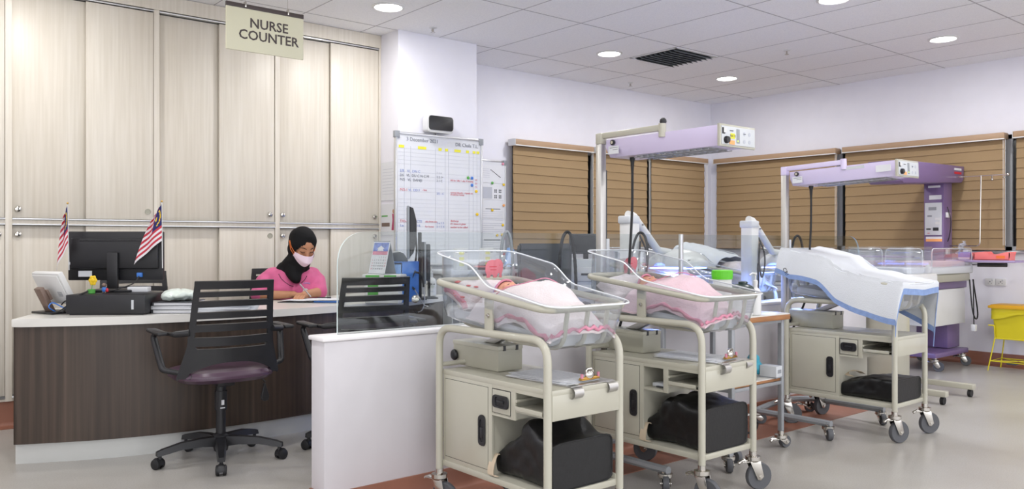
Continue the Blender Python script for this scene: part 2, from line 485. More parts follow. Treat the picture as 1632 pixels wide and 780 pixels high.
# coved terracotta skirting and floor border
def cove(name, pts, z, out):
    m = MB().use('terracotta')
    for (a, b) in pts:
        (x0, y0), (x1, y1) = a, b
        d = Vector((x1 - x0, y1 - y0, 0)).normalized(); n = Vector((d.y, -d.x, 0))
        prof = [(0, z), (.008, z), (.012, z - .02), (.012, .03), (.02, .012), (.035, .004), (out, .003), (out, 0), (0, 0)]
        A = [m.V(Vector((x0, y0, 0)) + n * u + Vector((0, 0, w))) for u, w in prof]
        B = [m.V(Vector((x1, y1, 0)) + n * u + Vector((0, 0, w))) for u, w in prof]
        k = len(prof)
        for i in range(k): m.Fc([A[i], B[i], B[(i + 1) % k], A[(i + 1) % k]], False)
        m.Fc(A[::-1]); m.Fc(B)
    bmesh.ops.recalc_face_normals(m.bm, faces=m.bm.faces[:])
    return struct(m, name)
cove('baseboard_right', [((XW, YB - .02), (XW, -4))], .11, .13)
cove('baseboard_back', [((4.27, YB), (XW, YB))], .11, .13)
cove('baseboard_partition', [((1.57, 3.09), (6.05, 3.09)), ((1.57, 3.21), (1.57, 3.09))], .1, .35)
cove('baseboard_left', [((-4, YC + .02), (3.49, YC + .02))], .155, .1)
cove('baseboard_pillar', [((3.49, YPIL), (4.27, YPIL))], .11, .1)

# low partition wall with glass screen
m = MB().use('partition_paint').box(1.57, 6.05, 3.09, 3.21, 0, .722, .006)
o = struct(m, 'wall_partition')
m = MB().use('coping').box(1.56, 6.06, 3.08, 3.22, .722, .742, .006); m.build('coping', o)
def glass_panel(x0, x1, corner, label):
    z0, z1 = .742, 1.178
    if corner == 'l': pts = [(x0, z0), (x1, z0), (x1, z1), (x0, z1)]; rad = [0, 0, 0, .15]
    else: pts = [(x0, z0), (x1, z0), (x1, z1), (x0, z1)]; rad = [0, 0, .15, 0]
    q = fillet([(a, b, 0) for a, b in pts], rad, 10, True)
    mb = MB().use('glass'); mb.prism([(p.x, p.y) for p in q], 3.145, 3.155, axis='y')
    bmesh.ops.delete(mb.bm, geom=[f for f in mb.bm.faces if abs(f.normal.y) < .5], context='FACES_ONLY')
    r = thing('glass_screen', label, 'glass panel'); mb.build('pane', r)
    e = MB().use('glass_edge'); n = len(q)
    for i in range(n):
        a, b = q[i], q[(i + 1) % n]
        if (a - b).length > 1e-6: e.Fc([e.V((a.x, 3.1448, a.y)), e.V((b.x, 3.1448, b.y)), e.V((b.x, 3.1552, b.y)), e.V((a.x, 3.1552, a.y))], False)
    bmesh.ops.remove_doubles(e.bm, verts=e.bm.verts[:], dist=.0001); e.build('polished_edge', r)
    return r
glass_panel(1.66, 3.925, 'l', 'clear glass screen on the low white partition, with the rounded end beside the dark counter')
glass_panel(3.935, 6.05, 'r', 'clear glass screen on the low white partition, ending in front of the warmer bed')
m = MB().use('alu').box(3.918, 3.942, 3.14, 3.16, .742, 1.18, .003)
single(m, 'joint_strip', 'slim upright metal strip joining the two glass screens', 'strip')

# ---- built-in cupboards with sliding doors
def knob(parent, x, z, y, lock=True):
    k = MB()
    if lock:
        k.use('chrome').lathe([(.017, 0), (.019, -.004), (.017, -.012), (.008, -.015)], 20, (x, y, z), 'y'); k.use('black_plastic').box(x - .002, x + .002, y - .018, y - .014, z - .006, z + .006)
        k.build('lock', parent)
    else:
        k.use('cream_dark').lathe([(.02, 0), (.02, -.003), (.015, -.003), (.014, -.0005)], 20, (x, y, z), 'y'); k.build('finger_pull', parent)
def cupboard(x0, x1, label, locks):
    r = thing('sliding_door_cupboard', label, 'cupboard', ((x0 + x1) / 2, YC, 0))
    w = x1 - x0; a, b = -w / 2, w / 2
    c = MB().use('closet_laminate')
    c.box(a, a + .018, .0, .33, .155, CEIL - .005).box(b - .018, b, 0, .33, .155, CEIL - .005)
    c.box(a, b, .3, .33, .155, CEIL - .005).box(a + .018, b - .018, 0.006, .33, 1.246, 1.272).box(a, b, -.004, .3, 2.715, CEIL - .003).box(a + .018, b - .018, .004, .3, .155, .17)
    c.build('carcass', r)
    t = MB().use('alu')
    for z in (1.272, 1.238, 2.70): t.box(a + .018, b - .018, -.004, .07, z, z + .010, .002)
    t.box(a + .018, b - .018, -.002, .07, .172, .186, .002)
    build_each(t, 'sliding_track', r)
    for (z0, z1, up) in ((1.284, 2.695, True), (.188, 1.236, False)):
        for i in range(2):
            xa, xb = (a + .02, .02) if i == 0 else (-.001, b - .02)
            y = .036 if i == 0 else .008
            d = MB().use('closet_laminate').box(xa, xb, y, y + .018, z0, z1, .0015)
            o = d.build('door', r)
            kk = locks[(0 if up else 2) + i]
            if kk:
                kx = (xa + .035 if i == 0 else xb - .035) ; knob(o, kx, z0 + .055 if up else z1 - .055, y, kk == 1)
    return r
cupboard(-.01, .865, 'tall pale wood cupboard cut off by the edge of the photo', (0, 0, 0, 1))
cupboard(.865, 1.735, 'tall pale wood sliding cupboard behind the white monitor and the first flag', (1, 2, 1, 0))
cupboard(1.735, 2.60, 'tall pale wood sliding cupboard behind the hanging sign and the seated person', (0, 1, 0, 2))
cupboard(2.60, 3.488, 'tall pale wood sliding cupboard next to the white pillar', (1, 1, 1, 1))
cupboard(-.885, -.01, 'tall pale wood cupboard beyond the edge of the photo', (0, 0, 0, 0))

# ---- window blinds
def blind(x0, x1, label, right=False, z0=1.075, z1=2.07, gap=0):
    w = x1 - x0
    if right: r = thing('window_blind', label, 'blind', (XW - .12, (x0 + x1) / 2, 0), -pi / 2)
    else: r = thing('window_blind', label, 'blind', ((x0 + x1) / 2, YB - .12, 0))
    h = MB().use('blind_rail').box(-w / 2, w / 2, -.02, .09, z1, z1 + .06, .008); h.use('white_plastic').box(-w / 2, w / 2, -.023, -.005, z1 - .004, z1 + .006, .002)
    h.box(-w / 2 - .004, -w / 2, -.02, .09, z1 - .003, z1 + .063)
    h.build('headrail', r)
    n = 11; bh = (z1 - z0) / n
    f = MB().use('blind_fabric')
    rows = []
    for k in range(n):
        za = z1 - k * bh; zb = za - bh
        rows += [(za, .006 + .001 * (k % 2)), (zb + .006, -.0), (zb + .002, -.001), (zb, .0)]
    nu = 14; g = []
    ph = random.random() * 9
    for (z, y) in rows:
        line = []
        for i in range(nu + 1):
            u = i / nu; wob = .004 * sin(u * 5 + z * 31 + ph) * (.3 + u) + .003 * sin(u * 3 + z * 11)
            line.append(f.V((-w / 2 + .012 + u * (w - .024 - gap), y + .03 + wob * .5, z + wob)))
        g.append(line)
    for j in range(len(g) - 1):
        for i in range(nu): f.Fc([g[j][i], g[j][i + 1], g[j + 1][i + 1], g[j + 1][i]], False)
    f.thick(.002); f.build('fabric', r)
    bb = MB().use('blind_rail').box(-w / 2 + .01, w / 2 - .01 - gap, .022, .04, z0 - .015, z0 + .004, .004); bb.build('bottom_rail', r)
    c = MB().use('cord')
    for dx in (.006, .022): c.cyl((w / 2 + dx - .02, .0, z1), (w / 2 + dx - .02, .0, z0 + .03), .0022, seg=6)
    c.build('pull_cord', r)
    return r
blind(5.10, 6.17, 'tan pleated blind on the back wall, the one beside the small notice board', gap=.03)
blind(6.20, 7.07, 'tan pleated blind behind the tall post of the first lilac warmer')
blind(7.12, 8.10, 'tan pleated blind on the back wall, the one meeting the room corner')
blind(4.52, 6.08, 'wide tan blind on the side wall, the one meeting the room corner', True)
blind(2.90, 4.45, 'wide tan blind on the side wall behind the dark purple warmer', True)
blind(1.30, 2.83, 'wide tan blind on the side wall above the yellow bin', True)

# ---- ceiling fittings
def downlight(x, y, label):
    r = thing('ceiling_downlight', label, 'ceiling light', (x, y, CEIL), 0, None)
    MB().use('white_plastic').lathe([(.096, 0), (.118, 0), (.118, -.004), (.1, -.01), (.096, -.004)], 32, cap=False).build('trim_ring', r)
    MB().use('lamp_disc').lathe([(.001, -.003), (.096, -.003), (.096, -.001), (.001, -.001)], 32).build('diffuser', r)
    l = bpy.data.lights.new('lamp', 'AREA'); l.shape = 'DISK'; l.size = .19; l.energy = LAMP_W; l.color = (1, .99, .98)
    lo = bpy.data.objects.new('lamp', l); COL.objects.link(lo); lo.parent = r; lo.location = (0, 0, -.012)
    return r
lx = (-1.5, .8, 3.10, 5.38, 7.12)
for j, yy in enumerate((5.115, 2.98, .85, -1.3)):
    for i, xx in enumerate(lx):
        lb = {(0, 2): 'round ceiling light above the whiteboard and pillar', (0, 3): 'round ceiling light beside the square air vent',
              (0, 4): 'round ceiling light close to the room corner', (1, 4): 'round ceiling light above the dark purple warmer',
              (1, 3): 'round ceiling light cut off by the top edge of the photo'}.get((j, i))
        o = downlight(xx, yy, lb or 'round ceiling light out of view over the rest of the ward')
        if not lb: o['group'] = 'ceiling lights beyond the photo'
r = thing('air_vent', 'square louvred air vent in the ceiling', 'vent', (5.945, 4.85, CEIL))
m = MB().use('white_plastic')
for a, b in (((-.295, -.265), (-.27, .27)), ((.265, .295), (-.27, .27))): m.box(a[0], a[1], b[0], b[1], -.006, 0, .002)
m.box(-.295, .295, -.275, -.245, -.006, 0, .002).box(-.295, .295, .245, .275, -.006, 0, .002); m.build('frame', r)
MB().use('dark_gap').box(-.265, .265, -.245, .245, -.002, -.0005).build('backing', r)
for k in range(9):
    s = MB().use('grey_plastic'); s.T = Matrix.Translation((0, -.22 + k * .055, -.012)) @ Matrix.Rotation(radians(38), 4, 'X'); s.box(-.262, .262, -.019, .019, -.001, .001); s.build('slat', r)
def sprinkler(x, y, label):
    r = thing('fire_sprinkler', label, 'sprinkler', (x, y, CEIL))
    MB().use('white_plastic').lathe([(.03, 0), (.03, -.004), (.012, -.01)], 18).build('flange', r)
    MB().use('chrome').cyl((0, 0, -.006), (0, 0, -.035), .008, seg=10).lathe([(.004, -.035), (.018, -.037), (.018, -.04), (.004, -.041)], 14).tube([(-.01, 0, -.012), (-.014, 0, -.025), (0, 0, -.036)], .002, 6).build('head', r)
sprinkler(3.67, 5.387, 'small ceiling sprinkler in front of the pillar')
sprinkler(6.54, 5.912, 'small ceiling sprinkler near the back wall and vent')
sprinkler(6.49, 4.035, 'small ceiling sprinkler in the middle of the tiles, between two round lights')

# ---- hanging sign
r = thing('hanging_sign', 'cream NURSE COUNTER sign hanging from the ceiling', 'sign', (2.093, 4.9, 0))
MB().use('sign_cream').box(-.248, .248, -.006, .006, 2.294, 2.556, .001).build('panel', r)
MB().use('sign_dark').box(-.249, .249, -.008, .008, 2.553, 2.58, .001).build('top_strip', r)
t = MB(); t.text('NURSE', .082, wallM((.02, -.0075, 2.468), (1, 0, 0)), 'sign_dark', align='CENTER', bold=.0012)
t.text('COUNTER', .082, wallM((.02, -.0075, 2.393), (1, 0, 0)), 'sign_dark', align='CENTER', bold=.0012); t.build('lettering', r)
for sx in (-.13, .145):
    c = MB().use('chrome').cyl((sx, 0, 2.575), (sx, 0, CEIL), .0012, seg=6).box(sx - .005, sx + .005, -.012, .012, 2.56, 2.595, .002); c.build('hanging_wire', r)

# ================================================================== the curved counter
cpts = cat_rom([(.72, 4.80, 0), (1.10, 4.63, 0), (1.48, 4.545, 0), (1.95, 4.52, 0), (2.446, 4.58, 0), (2.97, 4.72, 0), (3.30, 4.87, 0), (3.53, 5.0, 0)], 6)
def offs(d):
    o = []
    for i, p in enumerate(cpts):
        a = cpts[max(i - 1, 0)]; b = cpts[min(i + 1, len(cpts) - 1)]
        t = (b - a).normalized(); o.append(p + Vector((-t.y, t.x, 0)) * d)
    return o
def band(mb, d0, d1, z0, z1, b=0, trim=0):
    A, B = offs(d0), offs(d1)
    if trim: A, B = A[trim:-trim], B[trim:-trim]
    poly = [(p.x, p.y) for p in A] + [(p.x, p.y) for p in B[::-1]]
    return mb.prism(poly, z0, z1, b)
r = thing('nurse_counter', 'long curved counter with white top and dark brown wood front', 'counter', (0, 0, 0))
band(MB().use('solid_surface'), 0, .72, .703, .745, .006).build('worktop', r)
band(MB().use('brown_laminate'), .03, .05, .105, .703, 0).build('front_panel', r)
band(MB().use('plinth_metal'), .06, .075, 0, .105).build('plinth', r)
A, B = offs(.03), offs(.66)
for i, lab in ((0, 0), (-1, 1)):
    p, q = A[i], B[i]; t = (cpts[1] - cpts[0]).normalized() if i == 0 else (cpts[-2] - cpts[-1]).normalized()
    p = p + t * .0; q = q + t * .0
    m = MB().use('brown_laminate'); poly = [(p.x, p.y), (q.x, q.y), (q.x + t.x * .02, q.y + t.y * .02), (p.x + t.x * .02, p.y + t.y * .02)]
    m.prism(poly, .105, .703); m.build('end_panel', r)
    n_ = (q - p).normalized() * .03; poly = [(a + n_.x + t.x * .03, b + n_.y + t.y * .03) for a, b in poly]; m = MB().use('plinth_metal'); m.prism(poly, 0, .105); m.build('plinth', r)

# ================================================================== office chairs
def office_chair(label, x, y, rz, seat='vinyl_purple', z=0):
    # faces +y in its own frame; the slatted back is on the -y side
    r = thing('office_chair', label, 'chair', (x, y, 0), rz)
    b = MB().use('black_plastic')
    for k in range(5):
        a = radians(90 + 72 * k + 20); e = Vector((cos(a), sin(a), 0)); s = Vector((-e.y, e.x, 0))
        def sec(rr, w, z0, z1): return [Vector(e * rr + s * w + Vector((0, 0, z0))), Vector(e * rr - s * w + Vector((0, 0, z0))), Vector(e * rr - s * w * .7 + Vector((0, 0, z1))), Vector(e * rr + s * w * .7 + Vector((0, 0, z1)))]
        secs = [sec(.02, .030, .075, .125), sec(.10, .028, .085, .125), sec(.2, .023, .085, .118), sec(.29, .02, .07, .098), sec(.318, .017, .066, .088)]
        vs = [[b.V(p) for p in q] for q in secs]
        for i in range(4):
            for j in range(4): b.Fc([vs[i][j], vs[i][(j + 1) % 4], vs[i + 1][(j + 1) % 4], vs[i + 1][j]])
        b.Fc(vs[0][::-1]); b.Fc(vs[-1])
    bmesh.ops.recalc_face_normals(b.bm, faces=b.bm.faces[:])
    b.lathe([(.02, .04), (.034, .05), (.04, .08), (.04, .13), (.03, .14)], 24); b.build('star_base', r)
    for k in range(5):
        a = radians(90 + 72 * k + 20); e = Vector((cos(a), sin(a), 0)) * .302
        c = MB().use('black_plastic'); c.T = Matrix.Translation(e) @ Matrix.Rotation(a + 1.1 + k, 4, 'Z')
        c.cyl((0, 0, .05), (0, 0, .085), .009, seg=10)
        pts = [(.028 * cos(t), .027 + .030 * sin(t)) for t in [radians(q) for q in range(-10, 191, 20)]] + [(-.02, .03), (.02, .03)]
        c.prism([(p[0] - .012, p[1]) for p in pts], -.012, .012, axis='y')
        o = c.build('caster', r)
        w = MB().use('rubber_black'); w.T = c.T
        for sy in (-1, 1): w.lathe([(.012, sy * .008), (.026, sy * .009), (.026, sy * .022), (.018, sy * .026), (.002, sy * .027)], 20, (-.012, 0, .026), 'y')
        w.build('wheel', o)
    c = MB().use('black_plastic').cyl((0, 0, .12), (0, 0, .27), .024).cyl((0, 0, .26), (0, 0, .36), .031).cyl((0, 0, .355), (0, 0, .41), .026)
    c.box(-.045, .045, -.10, .10, .395, .43, .008)
    c.use('paper').box(-.006, .008, -.0322, -.031, .29, .315).box(-.012, .012, -.0322, -.031, .272, .277); c.build('gas_column', r)
    l = MB().use('black_plastic').tube([(.05, -.02, .41), (.2, -.05, .412), (.215, -.055, .39)], .005, 8)
    l.prism([(.205, .385), (.215, .385), (.235, .315), (.23, .295), (.21, .29), (.193, .298), (.19, .315)], -.064, -.052, .003, 'y'); l.build('height_lever', r)
    s = MB().use(seat)
    def seatp(u, v):
        a = 2 * pi * u; c_, s_ = cos(a), sin(a); n = 3.2
        rr = 1 / ((abs(c_) ** n + abs(s_) ** n) ** (1 / n)); X, Y = .245 * rr * c_, .235 * rr * s_
        t = [(0, .0), (.9, 0), (1, .02), (1.0, .035), (.95, .055), (.72, .066), (.35, .06), (0, .057)]
        k = v * (len(t) - 1); i = min(int(k), len(t) - 2); f = k - i
        sc = t[i][0] * (1 - f) + t[i + 1][0] * f; zz = t[i][1] * (1 - f) + t[i + 1][1] * f
        return (X * sc, Y * sc + .01, .43 + zz - (.02 * max(0, (Y * sc) / .235) ** 3))
    s.grid(seatp, 36, 22, True); bmesh.ops.remove_doubles(s.bm, verts=s.bm.verts[:], dist=.0004)
    bmesh.ops.recalc_face_normals(s.bm, faces=s.bm.faces[:]); s.build('seat', r)
    # slatted back shell
    def bw(z): return .195 + (.94 - z) * .06 + (.035 * max(0, (.62 - z) / .17) ** 1 if z < .62 else 0)
    def bp(x, z):
        yy = -.205 - .10 * (z - .45) / .5 + .02 * sin((z - .5) * 5)
        return Vector((x, yy + .055 * (x / .22) ** 2, z))
    k = MB().use('black_plastic')
    def slat(z0, z1, arc=0, inner=0):
        w0 = bw((z0 + z1) / 2) - inner
        g = []
        for i in range(17):
            u = -1 + i / 8; dz = arc * (1 - u * u)
            g.append((k.V(bp(u * w0, z0 + dz)), k.V(bp(u * w0, z1 + dz))))
        for i in range(16): k.Fc([g[i][0], g[i + 1][0], g[i + 1][1], g[i][1]])
    for z0, z1, ar in ((.902, .941, .0), (.862, .887, .002), (.811, .841, .004), (.753, .785, .004), (.689, .725, .003), (.620, .664, -.002)): slat(z0, z1, ar)
    # uprights at the sides
    for sx in (-1, 1):
        n = 20; g = []
        for i in range(n + 1):
            z = .46 + (.94 - .46) * i / n; wd = .028 + (.02 if z < .62 else 0)
            g.append((k.V(bp(sx * bw(z), z)), k.V(bp(sx * (bw(z) - wd), z))))
        for i in range(n): k.Fc([g[i][0], g[i + 1][0], g[i + 1][1], g[i][1]])
    # solid lower band with an arched underside
    g = []
    for i in range(25):
        u = -1 + i / 12; zt = .605; zb = .535 - .085 * abs(u) ** 2.6
        g.append((k.V(bp(u * bw(zb) * .985, zb)), k.V(bp(u * bw(.59), (zb + zt) / 2)), k.V(bp(u * bw(.61), zt))))
    for i in range(24):
        for j in range(2): k.Fc([g[i][j], g[i + 1][j], g[i + 1][j + 1], g[i][j + 1]])
    k.thick(.014)
    k.tube(fillet([bp(-.2, .47), bp(-.15, .435) + Vector((0, .05, 0)), (-.08, -.08, .425), (.08, -.08, .425), bp(.15, .435) + Vector((0, .05, 0)), bp(.2, .47)], .03), .014, 10)
    k.build('backrest', r)
    for sx in (-1, 1):
        a = MB().use('black_plastic')
        pts = fillet([bp(sx * .2, .478) + Vector((0, .04, 0)), (sx * .30, -.06, .50), (sx * .325, .03, .665), (sx * .318, -.02, .685), bp(sx * .27, .682), bp(sx * .205, .69)], .03, 5)
        a.tube(pts, [.013 + .004 * sin(i * .3) for i in range(len(pts))], 10)
        a.box(sx * .318 - .026, sx * .318 + .026, -.14, .10, .676, .696, .009); a.build('armrest', r)
    return r
p = at(352, 4.3)
office_chair('black slatted-back office chair with purple seat, in front of the dark counter', p.x, p.y, radians(-4))
office_chair('black slatted-back office chair seen partly through the glass screen', 2.33, 4.14, radians(-9))
office_chair('black office chair the person in pink sits on', 2.40, 5.44, radians(150), 'black_cloth')
office_chair('black office chair behind the counter and the stack of papers', 1.50, 5.46, radians(170), 'black_cloth')

# ================================================================== the seated nurse
r = None
def limb(mb, pts, rad, sq=None):
    for i in range(len(pts) - 1): mb.caps(pts[i], pts[i + 1], rad[i], rad[i + 1], sq)
N0 = Vector((2.50, 5.40, 0))               # hips on the ground plan
fdir = (at(482, 4.9) - at(482, 5.6)).normalized()       # towards the counter
fdir = Matrix.Rotation(radians(6), 3, 'Z') @ fdir
sdir = Vector((-fdir.y, fdir.x, 0))        # her left
def Nn(s, f, z): return N0 + sdir * s + fdir * f + Vector((0, 0, z))
root = thing('person', 'person in a pink uniform, black headscarf and pale mask, writing at the counter', 'person', tuple(N0))
inv = Matrix.Translation(-N0)
def nb(mname):
    m = MB().use(mname); m.T = inv.copy(); return m
headc = Nn(.055, .135, 1.112)
fh = (fdir * .78 + sdir * .26 + Vector((0, 0, -.50))).normalized()          # face looks down at the paper
sh = (sdir - fdir * .32).normalized(); sh = (sh - fh * sh.dot(fh)).normalized(); uh = fh.cross(sh); uh = uh if uh.z > 0 else -uh
HM = Matrix((sh, fh, uh)).transposed().to_4x4(); HM.translation = headc    # head frame: x side, y forward, z up
hb = nb('skin'); hb.T = inv @ HM
hb.ball((0, 0, .02), (.076, .096, .092)); hb.ball((0, .018, -.04), (.062, .075, .07)); hb.ball((0, .045, -.082), (.032, .036, .028))
hb.caps((0, .088, .005), (0, .108, -.03), .009, .014)
for sx in (-1, 1):
    hb.ball((sx * .078, -.005, -.015), (.01, .02, .03)); hb.ball((sx * .034, .074, .006), (.017, .016, .012)); hb.ball((sx * .04, .07, -.03), (.02, .018, .018))
hb.ball((0, .083, -.06), (.022, .016, .01))
hb.T = inv.copy()
hb.caps(Nn(0, .03, .93), headc + Vector((0, 0, -.05)), .052, .048)
hb.caps(Nn(-.13, .0, .87), Nn(.13, .0, .87), .045, .045); hb.caps(Nn(0, .02, .90), Nn(0, -.02, .56), .10, .12, (1.2, .9, 1)) 
handR = P(487, 470, 5.47); elbR = Nn(-.235, .09, .775); shR = Nn(-.165, .01, .865)
wrR = P(464, 470, 5.52)
handL = P(470, 468, 5.40); elbL = Nn(.175, .12, .79); shL = Nn(.165, .01, .865); wrL = Nn(.06, .27, .785)
limb(hb, [shR, elbR, wrR], [.042, .036, .025]); limb(hb, [shL, elbL, wrL], [.042, .036, .025])
for s_ in (-1, 1): limb(hb, [Nn(s_ * .09, -.03, .54), Nn(s_ * .11, .40, .53), Nn(s_ * .11, .38, .10)], [.085, .06, .042]); limb(hb, [Nn(s_ * .11, .36, .06), Nn(s_ * .12, .52, .045)], [.04, .034])
body = fuse(hb, 'body', root, .007, 5)
def hand(wr, tip, side, grip):
    # palm, four curled fingers, thumb; wr: wrist, tip: direction of the fingers
    m = nb('skin'); d = (tip - wr).normalized(); up = Vector((0, 0, 1)); sd = d.cross(up).normalized() * side
    up = sd.cross(d) * (1 if side > 0 else -1); up = up if up.z > 0 else -up
    pc = wr + d * .045
    m.caps(wr - d * .01, wr + d * .02, .024, .024); 
    for k in range(4): m.caps(wr + d * .02 + sd * (-.012 + .008 * k), wr + d * .078 + sd * (-.030 + .020 * k) , .014, .0115)
    for k, ln in enumerate((.9, 1.0, .95, .78)):
        b0 = wr + d * .078 + sd * (-.030 + .0195 * k)
        a, b_ = (.5, 1.5) if grip else (.25, .6)
        p1 = b0 + (d * cos(a) - up * sin(a)) * .034 * ln
        p2 = p1 + (d * cos(b_) - up * sin(b_)) * .024 * ln
        p3 = p2 + (d * cos(b_ + .6) - up * sin(b_ + .6)) * .017 * ln
        limb(m, [b0, p1, p2, p3], [.0095, .0088, .008, .0068])
    t0 = wr + d * .03 - sd * .026; t1 = t0 - sd * .022 + d * .026 - up * .012; t2 = t1 + d * .03 + sd * .01 - up * .012
    limb(m, [t0, t1, t2], [.013, .011, .008])
    return m
hr = hand(wrR, handR + Vector((.0, -.0, .0)), 1, True); fuse(hr, 'hand', root, .0042, 3)
hl = hand(wrL, wrL + (fdir * .9 - sdir * .5 + Vector((0, 0, -.1))), -1, False); fuse(hl, 'hand', root, .0042, 3)
# pen in the right hand
pen = MB().use('steel'); a = P(496, 474, 5.43); b_ = P(478, 453, 5.46); pen.cyl(a.lerp(b_, .06), b_, .0048, seg=12).cyl(a, a.lerp(b_, .07), .001, .0045, seg=12)
o = single(pen, 'pen', 'silver pen held by the person in pink', 'pen')
# tunic
tn = nb('pink_uniform')
tn.caps(Nn(-.125, .0, .885), Nn(.125, .0, .885), .078, .078); tn.caps(Nn(-.165, 0, .87), Nn(-.19, .02, .85), .065, .065); tn.caps(Nn(.14, 0, .87), Nn(.155, .02, .85), .062, .062)
for s_ in (-1, 1):
    tn.caps(Nn(s_ * .07, .02, .85), Nn(s_ * .09, .03, .52), .115, .125)
    e = elbR if s_ < 0 else elbL; shx = Nn(s_ * .165, .01, .862)
    tn.caps(shx, shx.lerp(e, .9), .062, .058)
    tn.ball(Nn(s_ * .065, .10, .80), (.07, .055, .07))
    tn.caps(Nn(s_ * .10, .0, .53), Nn(s_ * .11, .12, .53), .11, .09)
def wr_(v):
    n = noise.noise(v * 7) * .010 + noise.noise(v * 17) * .005; return v + Vector((n, n * .7, n * .4))
tunic = fuse(tn, 'tunic', root, .009, 8, wr_)
pk = nb('pink_uniform')
for s_ in (-1, 1): limb(pk, [Nn(s_ * .09, -.03, .54), Nn(s_ * .11, .38, .54), Nn(s_ * .11, .38, .14)], [.10, .08, .065])
fuse(pk, 'trousers', root, .012, 5)
tr = nb('dark_trim')
def onchest(s, z, f=None): return Nn(s, f if f is not None else .122 + .03 * (1 - (s / .12) ** 2) , z)
shoe = nb('black_cloth')
for s_ in (-1, 1): shoe.caps(Nn(s_ * .11, .35, .045), Nn(s_ * .125, .53, .04), .045, .04)
fuse(shoe, 'shoes', root, .01, 4)
# headscarf: hood around the head with the face opening, and folds over the neck
hj = MB().use('hijab'); hj.T = inv @ HM
hj.ball((0, -.014, .022), (.093, .108, .106)); hj.ball((0, -.01, -.04), (.09, .085, .09))
hj.T = inv.copy()
hj.caps(headc + Vector((0, 0, -.06)) - fdir * .02, Nn(0, .03, .935), .075, .09, (1.1, 1, 1)); hj.caps(Nn(-.05, .03, .93), Nn(.05, .03, .93), .07, .07); hj.caps(Nn(0, .10, .935), Nn(.01, .14, .885), .06, .035)
hj.caps(HM @ Vector((0, .03, -.115)), Nn(0, .11, .92), .055, .05)
o = None
hm = bpy.data.objects.new('tmp', hj.mesh('tmp'))
mo = hm.modifiers.new('r', 'REMESH'); mo.mode = 'VOXEL'; mo.voxel_size = .006; mo.use_smooth_shade = True
sm = hm.modifiers.new('s', 'SMOOTH'); sm.iterations = 6
me = settled(hm); bpy.data.objects.remove(hm)
bm = bmesh.new(); bm.from_mesh(me); HI = (inv @ HM).inverted()
kill = []
for v in bm.verts:
    p = HI @ v.co
    if p.y > .03 and (p.x / .064) ** 2 + ((p.z + .022) / .079) ** 2 < 1: kill.append(v)
bmesh.ops.delete(bm, geom=kill, context='VERTS')
for v in bm.verts:
    n = sin(v.co.z * 60 + v.co.x * 25) * .0018; v.co += v.normal * n
bm.to_mesh(me); bm.free(); me.materials.clear(); me.materials.append(M['hijab'])
for p in me.polygons: p.use_smooth = True; p.material_index = 0
o = bpy.data.objects.new('headscarf', me); COL.objects.link(o); o.parent = root
# mask, straps, brows, lashes
mk = MB().use('mask'); mk.T = inv @ HM
def maskp(u, v):
    x = (u - .5) * 2; y0 = .128 - .062 * x * x - .02 * abs(x) ** 3; ridge = .012 * (1 - abs(v - .5) * 2)
    zt = -.022 + .010 * (1 - x * x) ; zb = -.108 + .052 * abs(x) ** 1.8
    z = zb + (zt - zb) * v
    return (x * .069, y0 + ridge * (1 - x * x) - .028 * max(0, .45 - v) * 2 * (1 - .5 * x * x), z)
mk.grid(maskp, 15, 11); mk.thick(.002); mk.build('mask', root)
st = MB().use('orange'); st.T = inv @ HM
for sx in (-1, 1):
    st.tube([(sx * .068, .052, -.03), (sx * .088, .02, .0), (sx * .096, -.01, .035)], .0022, 6); st.tube([(sx * .062, .05, -.055), (sx * .088, .015, -.02), (sx * .097, -.012, .03)], .0022, 6)
st.build('mask_strap', root)
br = MB().use('brow'); br.T = inv @ HM
for sx in (-1, 1):
    br.tube([(sx * .014, .098, .026), (sx * .032, .093, .033), (sx * .053, .074, .026)], [.0022, .003, .0012], 6)
    br.tube([(sx * .018, .094, .001), (sx * .034, .092, -.004), (sx * .050, .078, .001)], [.001, .0022, .001], 6)
br.build('eyebrows', root)
# badge and trim lines
bd = nb('white_plastic'); bc = P(492, 449, 5.28); 
def surf(s, z, push=.002):                     # point on the tunic front
    me = tunic.data; o0 = inv @ Nn(s, .6, z); d0 = -fdir
    ok, loc, nn, idx = tunic.ray_cast(o0, d0, distance=1.2)
    return (loc + nn * push) if ok else inv @ Nn(s, .15, z)
bpy.context.view_layer.update()
def trimline(pts, r=.0022):
    m = MB().use('dark_trim'); m.tube([surf(a, b) for a, b in pts], r, 6); m.build('piping', root)
trimline([(-.10, .915), (-.085, .885), (-.06, .86), (-.03, .838), (-.005, .83)])
trimline([(.085, .90), (.07, .875), (.05, .855), (.035, .842)])
trimline([(-.15, .80), (-.13, .80), (-.11, .80)])
bp_ = surf(.072, .80, .008)
bd = MB().use('white_plastic'); bd.lathe([(.001, 0), (.019, 0), (.019, .005), (.001, .006)], 20, (0, 0, 0)); 
mrot = Matrix.Translation(bp_) @ fdir.to_track_quat('Z', 'Y').to_matrix().to_4x4()
bd.bm.transform(mrot)
bd.use('steel').tube([bp_, surf(.068, .765, .01), surf(.06, .745, .012)], .0035, 6); bd.build('badge_reel', root)
st = MB().use('blue_light').tube([surf(.06, .852), surf(.085, .853), surf(.105, .85)], .002, 6); st.build('embroidery', root)

# ================================================================== things on the counter
TZ = .745
def clamp_top(px, d): v = at(px, d); return v
def yaw_cam(deg): return YAW - pi / 2 + radians(deg)      # 0: squarely facing the camera, turned about the vertical
